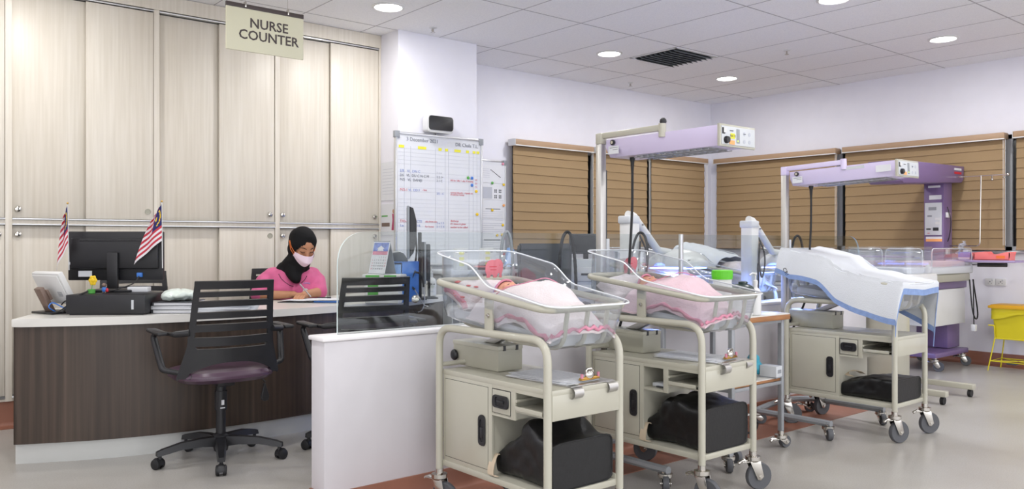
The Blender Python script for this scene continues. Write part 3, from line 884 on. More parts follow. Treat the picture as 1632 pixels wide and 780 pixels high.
# open folder the person writes on
p = at(505, 5.38); r = thing('open_folder', 'open folder with loose papers under the writing hand', 'folder', (p.x, p.y, TZ), yaw_cam(-6))
MB().use('dark_grey').box(-.22, .2, -.115, .115, 0, .005, .001).build('cover', r)
MB().use('blue_plastic').box(.02, .205, -.12, .11, .005, .010, .001).build('cover', r)
for i, (a, dx, dy) in enumerate(((-4, -.09, 0), (3, -.07, .004), (7, .05, -.005), (2, .09, .01))):
    s = MB().use('paper'); s.T = Matrix.Translation((dx, dy, .011 + .0022 * i)) @ Matrix.Rotation(radians(a), 4, 'Z')
    s.box(-.105, .105, -.10, .10, 0, .0018)
    s.build('sheet', r)
sc_ = MB().use('print_black'); sc_.T = Matrix.Translation((.02, .04, .021)); sc_.tube([(-.03, 0, .003), (.03, .01, .003)], .003, 6).tube([(.03, .01, .003), (.055, .02, .003)], .006, 6); sc_.build('clip', r)

# desktop computer on its side
p = at(187, 4.53); pc = thing('desktop_computer', 'black desktop computer lying flat under the monitor with flags', 'computer', (p.x, p.y, TZ), yaw_cam(3))
MB().use('black_plastic').box(-.205, .205, -.15, .17, .006, .108, .004).box(-.19, .19, -.14, .16, 0, .006).build('case', pc)
MB().use('pale_grey').box(.135, .147, -.1515, -.15, .03, .08).build('sticker', pc)
p = at(190, 4.66); single(MB().use('paper').box(-.05, .06, -.03, .03, 0, .028, .003), 'paper_packet', 'white paper packet lying on the black desktop computer', 'packet', (p.x + .08, p.y - .08, TZ + .1085), yaw_cam(6))
# monitor with its back to us
p = at(184, 4.68); mo = thing('computer_monitor', 'black computer monitor seen from behind, with two small flags on it', 'monitor', (p.x, p.y, 0), yaw_cam(2))
zc = CAM_H - (408 - HOR) * 4.68 / F_PX
m = MB().use('black_plastic').box(-.265, .265, 0, .028, zc - .139, zc + .138, .006).box(-.245, .245, -.022, 0, zc - .075, zc + .10, .01)
m.build('housing', mo)
MB().use('screen').box(-.252, .252, .0275, .029, zc - .12, zc + .125).build('screen', mo)
m = MB().use('black_plastic')
for k in range(26): m.box(-.2 + k * .015, -.191 + k * .015, -.0235, -.021, zc + .086, zc + .092)
m.use('black_gloss'); m.box(-.19, .20, -.0235, -.022, zc + .082, zc + .084); m.build('vent', mo)
m = MB().use('white_matte').box(-.205, -.13, -.003, 0, zc - .118, zc - .085).box(-.262, -.25, -.002, 0, zc - .05, zc - .035); m.build('label_sticker', mo)
m = MB().use('black_plastic').box(-.03, .03, -.045, -.02, TZ + .125, zc + .02, .006).box(-.12, .12, -.09, .08, TZ + .1085, TZ + .122, .005); m.build('stand', mo)
m = MB().use('blue_plastic').box(.125, .155, -.02, 0, zc - .12, zc - .095, .003); m.use('black_plastic')
m.tube(cat_rom([(.14, -.02, zc - .115), (.12, -.05, zc - .155), (.03, -.09, zc - .19), (-.06, -.15, zc - .215), (-.14, -.2, zc - .25), (-.2, -.2, zc - .30), (-.235, -.17, TZ + .01)]), .0035, 6); m.build('cable', mo)

# small flags
def flag(label, pos, lean, w, drop, seed):
    r = thing('small_flag', label, 'flag', tuple(pos), yaw_cam(0))
    top = .36; pole = MB().use('white_plastic').cyl((0, 0, -.01), (lean, 0, top), .0028, seg=8); pole.build('pole', r)
    MB().use('brass').ball((lean, 0, top + .004), .006, 10, 8).build('finial', r)
    mb = MB()
    S = -1
    def fp(u, v):      # u 0 at the pole .. 1 free end (hanging), v 0 top .. 1 bottom
        z = top - .012 - v * drop * .62 - u * drop * .40 * (.35 + v * .65)
        x = lean * (z / top) + S * (u ** .9) * w * (.16 + .84 * v ** .8) ; y = -.006 + .012 * sin(u * 9 + v * 3 + seed) * u
        return (x, y, z)
    nu, nv = 28, 29
    for mm in ('flag_red', 'flag_white', 'flag_blue', 'yellow'): mb.use(mm)
    g = [[mb.V(fp(i / (nu - 1), j / (nv - 1))) for i in range(nu)] for j in range(nv)]
    for j in range(nv - 1):
        for i in range(nu - 1):
            u, v = (i + .5) / (nu - 1), (j + .5) / (nv - 1)
            k = 'flag_red' if int(u * 14) % 2 == 0 else 'flag_white'
            if False: k = 'x'
            st = int(v * 14 + .001); k = 'flag_red' if st % 2 == 0 else 'flag_white'
            if u < .5 and v < .57:
                k = 'flag_blue'; a, b = (u - .22) / .17, (v - .30) / .19
                a2, b2 = (u - .27) / .15, (v - .30) / .16
                if a * a + b * b < 1 and a2 * a2 + b2 * b2 > 1: k = 'yellow'
                a3, b3 = (u - .34) / .055, (v - .3) / .06
                if a3 * a3 + b3 * b3 < 1: k = 'yellow'
            mb.use(k); mb.Fc([g[j][i], g[j][i + 1], g[j + 1][i + 1], g[j + 1][i]])
    mb.thick(.0012); mb.build('cloth', r)
    return r
pr_ = P(259, 425, 4.62); flag('small striped flag with blue corner, on the black monitor above the stack of files', pr_, -.004, .155, .33, .3)
pl_ = P(110, 428, 4.62); flag('small striped flag with blue corner, at the white-monitor end of the black monitor', pl_, -.008, .075, .36, 1.9)

# white touch monitor leaning away, on a brown metal stand
p = at(84, 4.50); r = thing('touch_monitor', 'white flat monitor leaning back, on the free end of the counter', 'monitor', (p.x, p.y, TZ), yaw_cam(-30))
def tilt(mb): mb.T = Matrix.Translation((-.0, .0, .125)) @ Matrix.Rotation(radians(27), 4, 'X') ; return mb
tilt(MB().use('white_plastic')).box(-.125, .125, 0, .03, -.085, .105, .006).box(-.115, .115, -.008, 0, -.075, .095, .004).build('housing', r)
tilt(MB().use('screen')).box(-.11, .11, .0295, .031, -.07, .09).build('screen', r)
v_ = tilt(MB().use('grey_plastic'))
for sx in (-.09, .05):
    for k in range(5): v_.box(sx, sx + .04, -.0092, -.008, -.03 + k * .006, -.027 + k * .006)
v_.build('vents', r)
m = MB().use('brown_metal'); m.T = Matrix.Translation((-.0, .02, .0)) @ Matrix.Rotation(radians(27), 4, 'X'); m.box(-.03, .03, -.035, -.010, .0, .17, .003).box(-.04, .04, -.012, .0, .09, .15, .002)
m.T = Matrix.Identity(4); m.use('black_plastic').box(-.10, .09, -.06, .09, 0, .012, .004); m.build('stand', r)
# cables tangle
for k, (c, col, lab) in enumerate((([(88, 497, 4.45), (78, 490, 4.42), (84, 483, 4.43), (100, 490, 4.43), (112, 494, 4.45)], 'blue_plastic', 'blue cable looped behind the white monitor'),
        ([(100, 498, 4.42), (112, 486, 4.4), (125, 472, 4.38), (140, 465, 4.38)], 'rubber_black', 'thick black cable running from the white monitor over the computer'),
        ([(80, 500, 4.4), (95, 496, 4.38), (108, 488, 4.4), (118, 494, 4.42), (126, 480, 4.42), (112, 480, 4.45)], 'rubber_black', 'tangled black cable at the foot of the white monitor'),
        ([(98, 486, 4.45), (105, 480, 4.42), (116, 484, 4.42), (122, 495, 4.42)], 'rubber_black', 'thin looped black cable beside the desktop computer'))):
    pts = cat_rom([P(*q) for q in c], 8)
    for q in pts: q.z = max(q.z, TZ + .005)
    single(MB().use(col).tube(pts, .0035 if k != 1 else .0055, 8), 'cable', lab, 'cable')
# tiny toys
p = P(146, 470, 4.48); r = thing('toy_flower', 'little toy flower in a green pot on the computer', 'toy', (p.x, p.y, TZ + .108), yaw_cam(0))
MB().use('green').lathe([(.012, 0), (.018, .002), (.02, .024), (.015, .024)], 16).build('pot', r)
MB().use('green').cyl((0, 0, .02), (.006, 0, .06), .002, seg=6).build('stem', r)
m = MB().use('yellow')
for k in range(6): m.ball((.008 + .014 * cos(k * pi / 3), -.002, .072 + .017 * sin(k * pi / 3)), (.010, .004, .012), 10, 8)
m.ball((.008, -.004, .072), (.01, .005, .012)); m.build('petals', r)
p = P(166, 466, 4.5); m = MB().use('brown_metal'); m.ball((0, 0, .045), .012).use('blue_plastic').ball((0, 0, .022), (.013, .01, .016)).use('red').ball((.016, 0, .018), (.008, .008, .012)).use('brown_metal').ball((-.006, 0, .006), (.005, .006, .007)).ball((.007, 0, .006), (.005, .006, .007))
single(m, 'toy_figure', 'tiny toy figure in blue and red on the computer', 'toy', (p.x, p.y, TZ + .108), yaw_cam(0))
# files and plastic bag
p = at(279, 4.60)
for k, (mm, h, lab) in enumerate((('dark_grey', .022, 'dark ring file, lowest of the stack beside the desktop computer'), ('pale_grey', .018, 'grey ring file in the middle of the stack beside the computer'), ('dark_grey', .02, 'dark file under the plastic bag beside the computer'))):
    z0 = TZ + (0, .0225, .041)[k]; r = thing('file_folder', lab, 'file', (p.x, p.y, z0), yaw_cam((4, 1, 6)[k]))
    MB().use(mm).box(-.085, .13, -.12, .13, 0, .003).box(-.085, .13, -.12, .13, h - .003, h).box(-.085, -.081, -.12, .13, 0, h).build('cover', r)
    MB().use('paper').box(-.078, .125, -.115, .125, .0032, h - .0032).build('pages', r)
m = MB().use('plastic_bag')
m.ball((0, 0, .03), (.09, .09, .032), 24, 16).ball((.05, .02, .028), (.06, .07, .028)).ball((-.05, -.02, .025), (.05, .05, .024))
o = fuse(m, 'plastic_bag', None, .006, 3, lambda v: v + Vector((0, 0, noise.noise(v * 35) * .010 * (v.z > .006))))
o.location = (p.x + .015, p.y - .01, TZ + .064); o.data.materials.clear(); o.data.materials.append(M['plastic_bag']); tag(o, 'crumpled white plastic bag on top of the stack of files', 'plastic bag')
p = at(330, 4.66)
for k in range(4):
    m = MB().use('paper_grey').box(-.13, .26, -.10, .12, 0, .012, .002); m.use('grid_ink')
    for q in range(3): m.box(-.1305, .2605, -.1005, .1205, .003 + q * .003, .0035 + q * .003)
    single(m, 'paper_bundle', 'paper bundle stacked behind the big office chair, ' + ('lowest', 'second', 'third', 'topmost')[k] + ' of the pile', 'papers', (p.x, p.y, TZ + .0125 * k), yaw_cam(5 + 3 * (-1) ** k), 'paper bundles on the counter')

# right end of the counter
p = at(612, 5.30); r = thing('storage_box', 'green and white plastic box behind the glass, under the desk calendar', 'box', (p.x, p.y, TZ), yaw_cam(-8))
MB().use('white_plastic').box(-.10, .12, -.09, .09, 0, .15, .008).box(-.115, .135, -.10, .10, .15, .185, .008).build('body', r)
MB().use('green').box(-.08, -.01, -.092, -.08, .02, .17, .003).box(.03, .11, -.104, -.09, .15, .18, .003).box(-.09, -.0, -.104, -.09, .15, .18, .003).build('panel', r)
p = at(608, 5.28); r = thing('desk_calendar', 'standing desk calendar with a temple picture and a month of dates', 'calendar', (p.x, p.y, TZ + .1855), yaw_cam(-38))
def cal(mb, s=0): mb.T = Matrix.Translation((.0, -.045, 0)) @ Matrix.Rotation(radians(-14), 4, 'X'); return mb
cal(MB().use('paper')).box(-.075, .075, 0, .002, .0, .215).build('page', r)
cal(MB().use('picture_blue')).box(-.068, .068, -.001, 0, .125, .205).use('picture_pink').box(-.068, .068, -.0012, -.0002, .125, .148).use('paper').prism([(-.03, .15), (.03, .15), (.02, .165), (.035, .165), (0, .185), (-.035, .165), (-.02, .165)], -.0016, -.001, axis='y').build('picture', r)
d = cal(MB())
for rr in range(6):
    for cc in range(7):
        nday = rr * 7 + cc - 2
        if 0 < nday < 32: d.text(str(nday), .0125, wallM((-.062 + cc * .0195, -.0006, .108 - rr * .0185), (1, 0, 0)), 'red' if cc in (0, 6) else 'print_black', .0002)
d.build('dates', r)
m = MB().use('grey_plastic'); m.T = Matrix.Translation((0, .055, 0)) @ Matrix.Rotation(radians(13), 4, 'X'); m.box(-.075, .075, -.002, 0, 0, .215); m.T = Matrix.Identity(4); m.box(-.075, .075, -.045, .055, 0, .003); m.build('stand', r)
# blue basket with a tape dispenser
p = at(634, 5.42); r = thing('desk_organiser', 'blue plastic drawer organiser at the end of the counter', 'organiser', (p.x, p.y, TZ), yaw_cam(-25))
MB().use('blue_plastic').box(-.1, .1, -.1, .1, 0, .006).box(-.1, -.094, -.1, .1, 0, .26, .001).box(.094, .1, -.1, .1, 0, .26, .001).box(-.1, .1, .094, .1, 0, .26).box(-.1, .1, -.1, .1, .085, .09).box(-.1, .1, -.1, .1, .17, .175).box(-.1, .1, -.1, .1, .255, .262, .001).build('frame', r)
for k in range(3):
    q = MB().use('blue_light').box(-.09, .09, -.106, -.1, .012 + k * .085, .075 + k * .085, .003).box(-.09, .09, -.1, .09, .01 + k * .085, .014 + k * .085); q.use('white_plastic').box(-.03, .03, -.112, -.106, .04 + k * .085, .05 + k * .085, .002); q.build('drawer', r)
m = MB().use('dark_grey').prism([(-.07, 0), (.07, 0), (.07, .012), (.045, .05), (.02, .062), (-.02, .058), (-.05, .035), (-.07, .03)], -.022, .022, .006, 'y'); m.use('white_plastic').lathe([(.01, -.01), (.03, -.01), (.03, .01), (.01, .01)], 20, (.0, 0, .04), 'y')
single(m, 'tape_dispenser', 'dark tape dispenser on the blue organiser', 'tape dispenser', (p.x - .02, p.y - .02, TZ + .2625), yaw_cam(0))
# tall monitor seen edge-on
p = at(652, 5.62); r = thing('computer_monitor', 'tall black monitor seen edge-on in front of the whiteboard', 'monitor', (p.x, p.y, 0), yaw_cam(-84))
m = MB().use('grey_plastic').box(-.17, .17, -.012, .006, 1.02, 1.375, .005); m.T = Matrix.Translation((0, 0, 0))
m.build('bezel', r)
MB().use('screen').box(-.158, .158, -.0135, -.0115, 1.035, 1.36).build('screen', r)
MB().use('black_plastic').prism([(.006, 1.03), (.03, 1.06), (.05, 1.15), (.05, 1.28), (.03, 1.36), (.006, 1.37)], -.15, .15, .006, 'x').build('rear_shell', r)
MB().use('black_plastic').box(-.025, .025, .06, .085, TZ + .012, 1.2, .005).box(-.10, .10, -.06, .12, TZ, TZ + .012, .004).build('stand', r)
p = at(675, 5.70); r = thing('flat_display', 'narrow grey display panel behind the tall monitor, seen edge-on', 'monitor', (p.x, p.y, 0), yaw_cam(-75))
MB().use('grey_plastic').box(-.12, .12, -.015, .0, .85, 1.135, .004).build('bezel', r); MB().use('dark_grey').box(-.115, .115, 0, .03, .87, 1.12, .008).build('rear_shell', r)
MB().use('black_plastic').box(-.02, .02, .03, .045, TZ + .01, 1.0, .003).box(-.08, .08, -.05, .09, TZ, TZ + .01, .003).build('stand', r)
# stethoscope hanging over the counter edge
pts = [P(662, 372, 5.55), P(664, 400, 5.5), P(661, 425, 5.45), (P(660, 434, 5.42))]
r = thing('stethoscope', 'black stethoscope hanging over the counter edge next to the soap bottle', 'stethoscope', (0, 0, 0))
m = MB().use('rubber_black').tube(cat_rom(pts + [P(656, 445, 5.4), P(655, 455, 5.4), P(661, 462, 5.4)], 6), .007, 8)
m.tube(cat_rom([P(662, 434, 5.42), P(670, 437, 5.4), P(674, 448, 5.4), P(675, 458, 5.39)], 6), .007, 8); m.build('tubing', r)
m = MB().use('steel').tube(cat_rom([P(661, 462, 5.4), P(668, 474, 5.38), P(676, 486, 5.36), P(684, 489, 5.35)], 6), .0035, 8).tube(cat_rom([P(675, 458, 5.39), P(677, 480, 5.36), P(673, 494, 5.35), P(666, 498, 5.35)], 6), .0035, 8); m.build('ear_tubes', r)
m = MB().use('rubber_black').ball(P(685, 488, 5.35), .009).ball(P(664, 498, 5.35), .009); m.build('ear_tips', r)
c0 = P(662, 477, 5.33); m = MB().use('chrome'); m.lathe([(.006, -.012), (.02, -.01), (.026, 0), (.026, .006), (.02, .009), (.001, .009)], 24); mm_ = Matrix.Translation(c0) @ Vector((-CA, -SA, .2)).to_track_quat('Z', 'Y').to_matrix().to_4x4(); m.bm.transform(mm_); m.use('dark_grey'); m.build('chest_piece', r)
def pump_bottle(label, loc, h, rr, cap='white_plastic', word=None, s=1):
    r = thing('pump_bottle', label, 'bottle', loc, yaw_cam(0))
    MB().use('white_plastic').lathe([(rr * .8, 0), (rr, .006), (rr, h * .72), (rr * .75, h * .84), (rr * .36, h * .9), (rr * .36, h)], 28).build('bottle', r)
    MB().use(cap).lathe([(rr * .4, h), (rr * .4, h + .02), (rr * .15, h + .024), (rr * .15, h + .05), (rr * .3, h + .052), (rr * .3, h + .062)], 20).tube([(0, 0, h + .058), (-.02, -.008, h + .06), (-.035, -.012, h + .05)], .004, 8).build('pump', r)
    if word:
        t = MB().text(word, .022 * s, wallM((0, -rr - .0006, h * .58), (1, 0, 0)), 'print_black', .0004, 'CENTER'); t.use('green').box(-rr * .7, rr * .7, -rr - .0004, -rr + .006, h * .46, h * .465).use('grid_ink').box(-rr * .5, rr * .5, -rr - .0004, -rr + .006, h * .22, h * .25); t.build('label', r)
    return r
p = at(687, 5.95); pump_bottle('white pump bottle of hand wash by the stethoscope on the counter', (p.x, p.y, TZ), .15, .038, word='Abdt 4')

# ================================================================== pillar: whiteboard, speaker, posters
WBY = YPIL - .02
r = thing('whiteboard', 'large whiteboard with a hand-drawn patient table on the pillar', 'whiteboard', (3.88, WBY, 0))
x0, x1, z0, z1 = -.425, .425, .95, 2.0
MB().use('white_matte').box(x0, x1, -.004, .018, z0, z1).build('panel', r)
m = MB().use('alu').box(x0, x1, -.012, .018, z1 - .008, z1 + .008, .003).box(x0, x1, -.012, .018, z0 - .008, z0 + .008, .003).box(x0 - .008, x0 + .008, -.012, .018, z0, z1, .003).box(x1 - .008, x1 + .008, -.012, .018, z0, z1, .003)
m.build('frame', r)
m = MB().use('grey_plastic')
for xx in (x0, x1):
    for zz in (z0, z1): m.box(xx - .014 if xx < 0 else xx - .03, xx + .03 if xx < 0 else xx + .014, -.014, .018, zz - (.04 if zz > 1.5 else .014), zz + (.014 if zz > 1.5 else .04), .003)
m.build('corner_cap', r)
m = MB().use('grid_ink')
for k in range(29): m.box(x0 + .02, x1 - .02, -.0052, -.004, 1.88 - k * .031, 1.881 - k * .031) if k not in (5, 9, 12) else None
for xx in (-.35, -.29, -.05, .045, .08, .29, .335, .375): m.box(xx, xx + .0012, -.0052, -.004, z0 + .01, 1.9)
m.build('ruled_grid', r)
m = MB().use('yellow_label')
for a, b in ((-.40, .05), (-.22, .08), (-.02, .03), (.045, .03), (.14, .065), (.26, .03), (.33, .03), (.37, .03)): m.box(a, a + b, -.0056, -.004, 1.883, 1.905)
build_each(m, 'column_label', r)
def note(body, size, M4, col):
    MB().text(body, size, M4, col).build('handwritten_note', r)
class T_:
    def text(s, *a): note(*a); return s
    def build(s, *a): pass
t = T_(); t.text('3 December 2021', .042, wallM((-.33, -.0055, 1.955), (1, 0, 0)), 'black_ink'); t.text('DR Chala T.L.', .042, wallM((.15, -.0055, 1.945), (1, 0, 0)), 'black_ink')
rows = [(1.70, 'E/R   VL  DN C', 'blue_ink'), (1.665, 'DS   VL  DU C N C M', 'black_ink'), (1.63, 'M/2   VL  DANIJI', 'black_ink'), (1.55, 'M/2-1', 'red_ink'), (1.30, 'T/O-T', 'red_ink'), (1.265, '1m', 'blue_ink')]
for z, s, c in rows: t.text(s, .03, wallM((-.39, -.0055, z), (1, 0, 0)), c)
for z, s, c in ((1.55, 'VL  DD F', 'blue_ink'), (1.30, 'VSG CCTS', 'blue_ink'), (1.265, 'VL  DD R', 'blue_ink')): t.text(s, .028, wallM((-.31, -.0055, z), (1, 0, 0)), c)
for z, s, c in ((1.70, '1 x v', 'grid_ink'), (1.665, '2 2 1+', 'black_ink'), (1.635, '2 1 C', 'black_ink'), (1.53, '2/2 - C', 'blue_ink'), (1.29, '2 x 1 3', 'blue_ink'), (1.26, '2 1 2 X', 'blue_ink')): t.text(s, .026, wallM((-.04, -.0055, z), (1, 0, 0)), c)
for x_, z, s in ((-.18, 1.555, '- less'), (-.15, 1.30, 'obs from mo'), (-.15, 1.26, 'for home'), (.10, 1.645, 'IVI for 24h + obs 4 hourly'), (.10, 1.545, 'review bloods - repeat cx'), (.10, 1.528, 'if well for home'), (.10, 1.31, 'discharge'), (.10, 1.285, 'if 2 doses iv given'), (.10, 1.258, 'mother to be called'), (.355, 1.66, '3+'), (.355, 1.63, '3+'), (.355, 1.60, '7+')): t.text(s, .022, wallM((x_, -.0055, z), (1, 0, 0)), 'red_ink')
t.build('handwriting', r)
def magnet(x, z, col, label, y=WBY - .006, name='round_magnet', g=None):
    single(MB().use(col).lathe([(.001, 0), (.013, 0), (.013, -.006), (.009, -.009), (.001, -.009)], 16, axis='y'), name, label, 'magnet', (x, y, z), 0, g)
magnet(4.16, 1.675, 'green', 'green magnet on the large whiteboard')
magnet(4.20, 1.675, 'blue_plastic', 'upper of two blue magnets on the large whiteboard'); magnet(4.20, 1.615, 'blue_plastic', 'lower of two blue magnets on the large whiteboard')
magnet(4.245, 1.565, 'yellow', 'upper yellow magnet on the large whiteboard'); magnet(4.255, 1.37, 'yellow', 'lower yellow magnet on the large whiteboard')
r = thing('wall_speaker', 'small black and white speaker on the pillar above the whiteboard', 'speaker', (3.84, YPIL, 2.09))
MB().use('white_plastic').rrect(-.128, .128, -.068, .068, .025, -.085, -.015, .008, 'y').build('housing', r)
MB().use('black_plastic').rrect(-.115, .12, -.05, .064, .022, -.092, -.084, .004, 'y').build('grille', r)
MB().use('grey_plastic').box(-.03, .03, -.015, 0, -.03, .03).cyl((0, -.01, -.06), (0, -.01, -.115), .004, seg=8).build('bracket', r)
# poster with a figure in a pink dress, to the left of the whiteboard, on the pillar's side
r = thing('wall_poster', 'small poster with a figure in a pink dress beside the whiteboard', 'poster', (3.488, 5.74, 0), -pi / 2)
MB().use('paper').box(-.12, .12, -.003, 0, 1.19, 1.44).build('sheet', r); MB().use('magenta_dress').prism([(.04, 1.23), (.10, 1.23), (.085, 1.31), (.09, 1.36), (.05, 1.36), (.055, 1.31)], -.0042, -.003, axis='y').use('skin').prism([(.062 + .013 * cos(a * pi / 6) + .006, 1.38 + .017 * sin(a * pi / 6)) for a in range(12)], -.0045, -.003, axis='y').use('green').box(-.11, -.02, -.0042, -.003, 1.34, 1.35).use('brown_metal').box(-.11, .01, -.0042, -.003, 1.26, 1.29).build('picture', r)
r = thing('wall_notice', 'pale printed notice above the small poster', 'notice', (3.488, 5.74, 0), -pi / 2)
m = MB().use('paper').box(-.12, .12, -.003, 0, 1.47, 1.78); m.use('grid_ink')
for k in range(9): m.box(-.1, .06 + .04 * (k % 2), -.0035, -.003, 1.52 + k * .025, 1.523 + k * .025)
m.build('sheet', r)

# narrow notice board on the back wall
NBY = YB - .02
r = thing('notice_board', 'narrow white notice board with pinned papers beside the whiteboard', 'notice board', (4.90, NBY, 0))
MB().use('white_matte').box(-.175, .165, -.004, .018, .94, 1.91).build('panel', r)
m = MB().use('alu').box(-.18, .17, -.01, .018, 1.905, 1.918, .003).box(-.18, .17, -.01, .018, .93, .943, .003).box(.16, .172, -.01, .018, .94, 1.91, .003).box(-.182, -.172, -.01, .018, .94, 1.91, .003); m.build('frame', r)
MB().use('grey_plastic').box(.14, .18, -.013, .018, 1.88, 1.925, .003).box(.14, .18, -.013, .018, .925, .97, .003).build('corner_cap', r)
def notice(z0, z1, label, style):
    o = thing('pinned_paper', label, 'paper', (4.90, NBY - .005, 0), 0, 'papers pinned on the narrow board')
    MB().use('paper').box(-.15, .15, -.002, 0, z0, z1).build('sheet', o)
    q = MB().use('print_black')
    if style == 0:
        for k in range(9): q.box(-.02 + k * .014, -.008 + k * .014, -.003, -.002, z1 - .05 - k * .008, z1 - .042 - k * .008)
        q.use('grid_ink')
        for k in range(5): q.box(-.13, -.03, -.003, -.002, z1 - .04 - k * .02, z1 - .037 - k * .02)
    elif style == 1:
        q.use('grid_ink').box(-.13, 0, -.003, -.002, z0 + .01, z1 - .03).use('dark_grey')
        for a in range(7):
            for b in range(6):
                if (a * 7 + b * 3 + a * b) % 3: q.box(.01 + a * .018, .021 + a * .018, -.0032, -.002, z0 + .015 + b * .018, z0 + .028 + b * .018)
    elif style == 2:
        q.box(-.08, .1, -.003, -.002, z1 - .02, z1 - .015).use('grid_ink')
        for k in range(5): q.box(-.13, .13, -.003, -.002, z1 - .045 - k * .02, z1 - .042 - k * .02)
    else:
        q.use('grid_ink')
        for k in range(int((z1 - z0) / .022)): q.box(-.14, .13 if k % 3 else .02, -.003, -.002, z0 + .012 + k * .02, z0 + .016 + k * .02)
        if style == 4: q.use('black_ink').box(-.1, .1, -.003, -.002, z1 - .03, z1 - .018).box(-.14, -.08, -.003, -.002, z0 + .06, z0 + .1)
    q.build('printed_lines', o) if style in (1, 3) else build_each(q, 'printed_line', o)
notice(1.70, 1.87, 'top paper on the narrow board, with a black stepped line', 0); notice(1.54, 1.69, 'paper with a dense black chart, second on the narrow board', 1)
notice(1.36, 1.47, 'paper with one short black heading on the narrow board', 2); notice(1.20, 1.35, 'pale lined paper below the middle of the narrow board', 3)
notice(.98, 1.18, 'lowest printed table on the narrow board', 4)
for k, (dx, z, c, lab) in enumerate(((-.15, 1.88, 'picture_pink', 'pink magnet at the outer top corner of the narrow board'), (.13, 1.89, 'picture_pink', 'pink magnet at the top corner by the blind of the narrow board'), (.0, 1.70, 'green', 'green magnet on the narrow board'), (.14, 1.69, 'yellow', 'yellow magnet beside the green one on the narrow board'),
        (-.14, 1.48, 'yellow', 'yellow magnet above the headed paper'), (0, 1.44, 'yellow', 'yellow magnet on the headed paper'), (.14, 1.49, 'orange_label', 'small orange magnet above the headed paper'), (-.14, 1.30, 'yellow', 'yellow magnet holding the lined paper on its outer corner'), (.13, 1.30, 'yellow', 'yellow magnet holding the lined paper next to the blind'),
        (.06, 1.20, 'yellow', 'yellow magnet, first of a pair under the lined paper'), (.12, 1.205, 'yellow', 'yellow magnet, second of a pair under the lined paper'), (-.13, 1.06, 'orange', 'large orange magnet near the bottom of the narrow board'), (.14, 1.17, 'red', 'dark red magnet on the upper corner of the lowest paper'), (.14, 1.02, 'red', 'dark red magnet on the lower corner of the lowest paper'))):
    magnet(4.90 + dx, z, c, lab, NBY - .0085, g='magnets on the narrow board')

# ================================================================== bassinet trolleys (local: x across 0..TW, y foot 0 .. head TL)
TW, TL = .375, .68
def big_caster(parent, x, y, ang, R=.0625, ztop=.165):
    T = Matrix.Translation((x, y, 0)) @ Matrix.Rotation(ang, 4, 'Z')
    m = MB().use('chrome'); m.T = T
    m.cyl((0, 0, ztop - .02), (0, 0, ztop + .012), .017).lathe([(.012, ztop - .005), (.034, ztop - .01), (.034, ztop - .026), (.026, ztop - .034), (.012, ztop - .036)], 24)
    for s in (-1, 1): m.prism([(-.026, ztop - .03), (.026, ztop - .03), (-.012, R - .012), (-.028, R - .016), (-.044, R)], s * .021 - .0015, s * .021 + .0015, .001, 'y')
    m.cyl((-.028, -.026, R), (-.028, .026, R), .007, seg=10)
    m.box(.0, .062, -.018, .018, ztop - .034, ztop - .030, .001).tube([(.02, 0, ztop - .035), (.05, 0, ztop - .028), (.075, 0, ztop - .04)], .008, 8)
    o = m.build('caster', parent)
    w = MB().use('rubber'); w.T = T
    c = (-.028, 0, R)
    w.lathe([(R * .74, -.013), (R * .93, -.014), (R, -.007), (R, .007), (R * .93, .014), (R * .74, .013)], 32, c, 'y')
    w.use('hub_grey').lathe([(.008, -.011), (R * .3, -.011), (R * .36, -.006), (R * .66, -.006), (R * .75, -.0125), (R * .75, .0125), (R * .66, .006), (R * .36, .006), (R * .3, .011), (.008, .011)], 32, c, 'y')
    w.build('wheel', o)
    return o
def pull(parent, name, x, y, z, vert):
    # recessed black grip on a face looking towards -x
    a, b = (.022, .062) if vert else (.05, .025)
    h = MB().use('black_plastic')
    o = [Vector((p.x, p.y, 0)) for p in fillet([(-a, -b, 0), (a, -b, 0), (a, b, 0), (-a, b, 0)], .02, 5, True)]
    i_ = [Vector((p.x * .62, p.y * .72, 0)) for p in o]
    n = len(o); A = [h.V((x - .001, y + p.x, z + p.y)) for p in o]; B = [h.V((x - .006, y + p.x * .95, z + p.y * .96)) for p in o]; C = [h.V((x - .006, y + p.x, z + p.y)) for p in i_]; D = [h.V((x - .0015, y + p.x * .95, z + p.y * .95)) for p in i_]
    for k in range(n):
        for U, V_ in ((A, B), (B, C), (C, D)): h.Fc([U[k], U[(k + 1) % n], V_[(k + 1) % n], V_[k]])
    h.Fc(D); bmesh.ops.recalc_face_normals(h.bm, faces=h.bm.faces[:])
    if vert: h.box(x - .006, x - .002, y - .010, y + .010, z - .03, z + .012, .002)
    else: h.box(x - .006, x - .002, y - .02, y + .02, z - .006, z + .006, .002)
    return h.build(name, parent)
RIMP = radians(6.6)                           # the basket is pitched head-up
def basket_frame(dz=0): return Matrix.Translation((TW / 2, -.02, .887 + dz)) @ Matrix.Rotation(RIMP, 4, 'X') @ Matrix.Diagonal((1, .905, 1, 1))
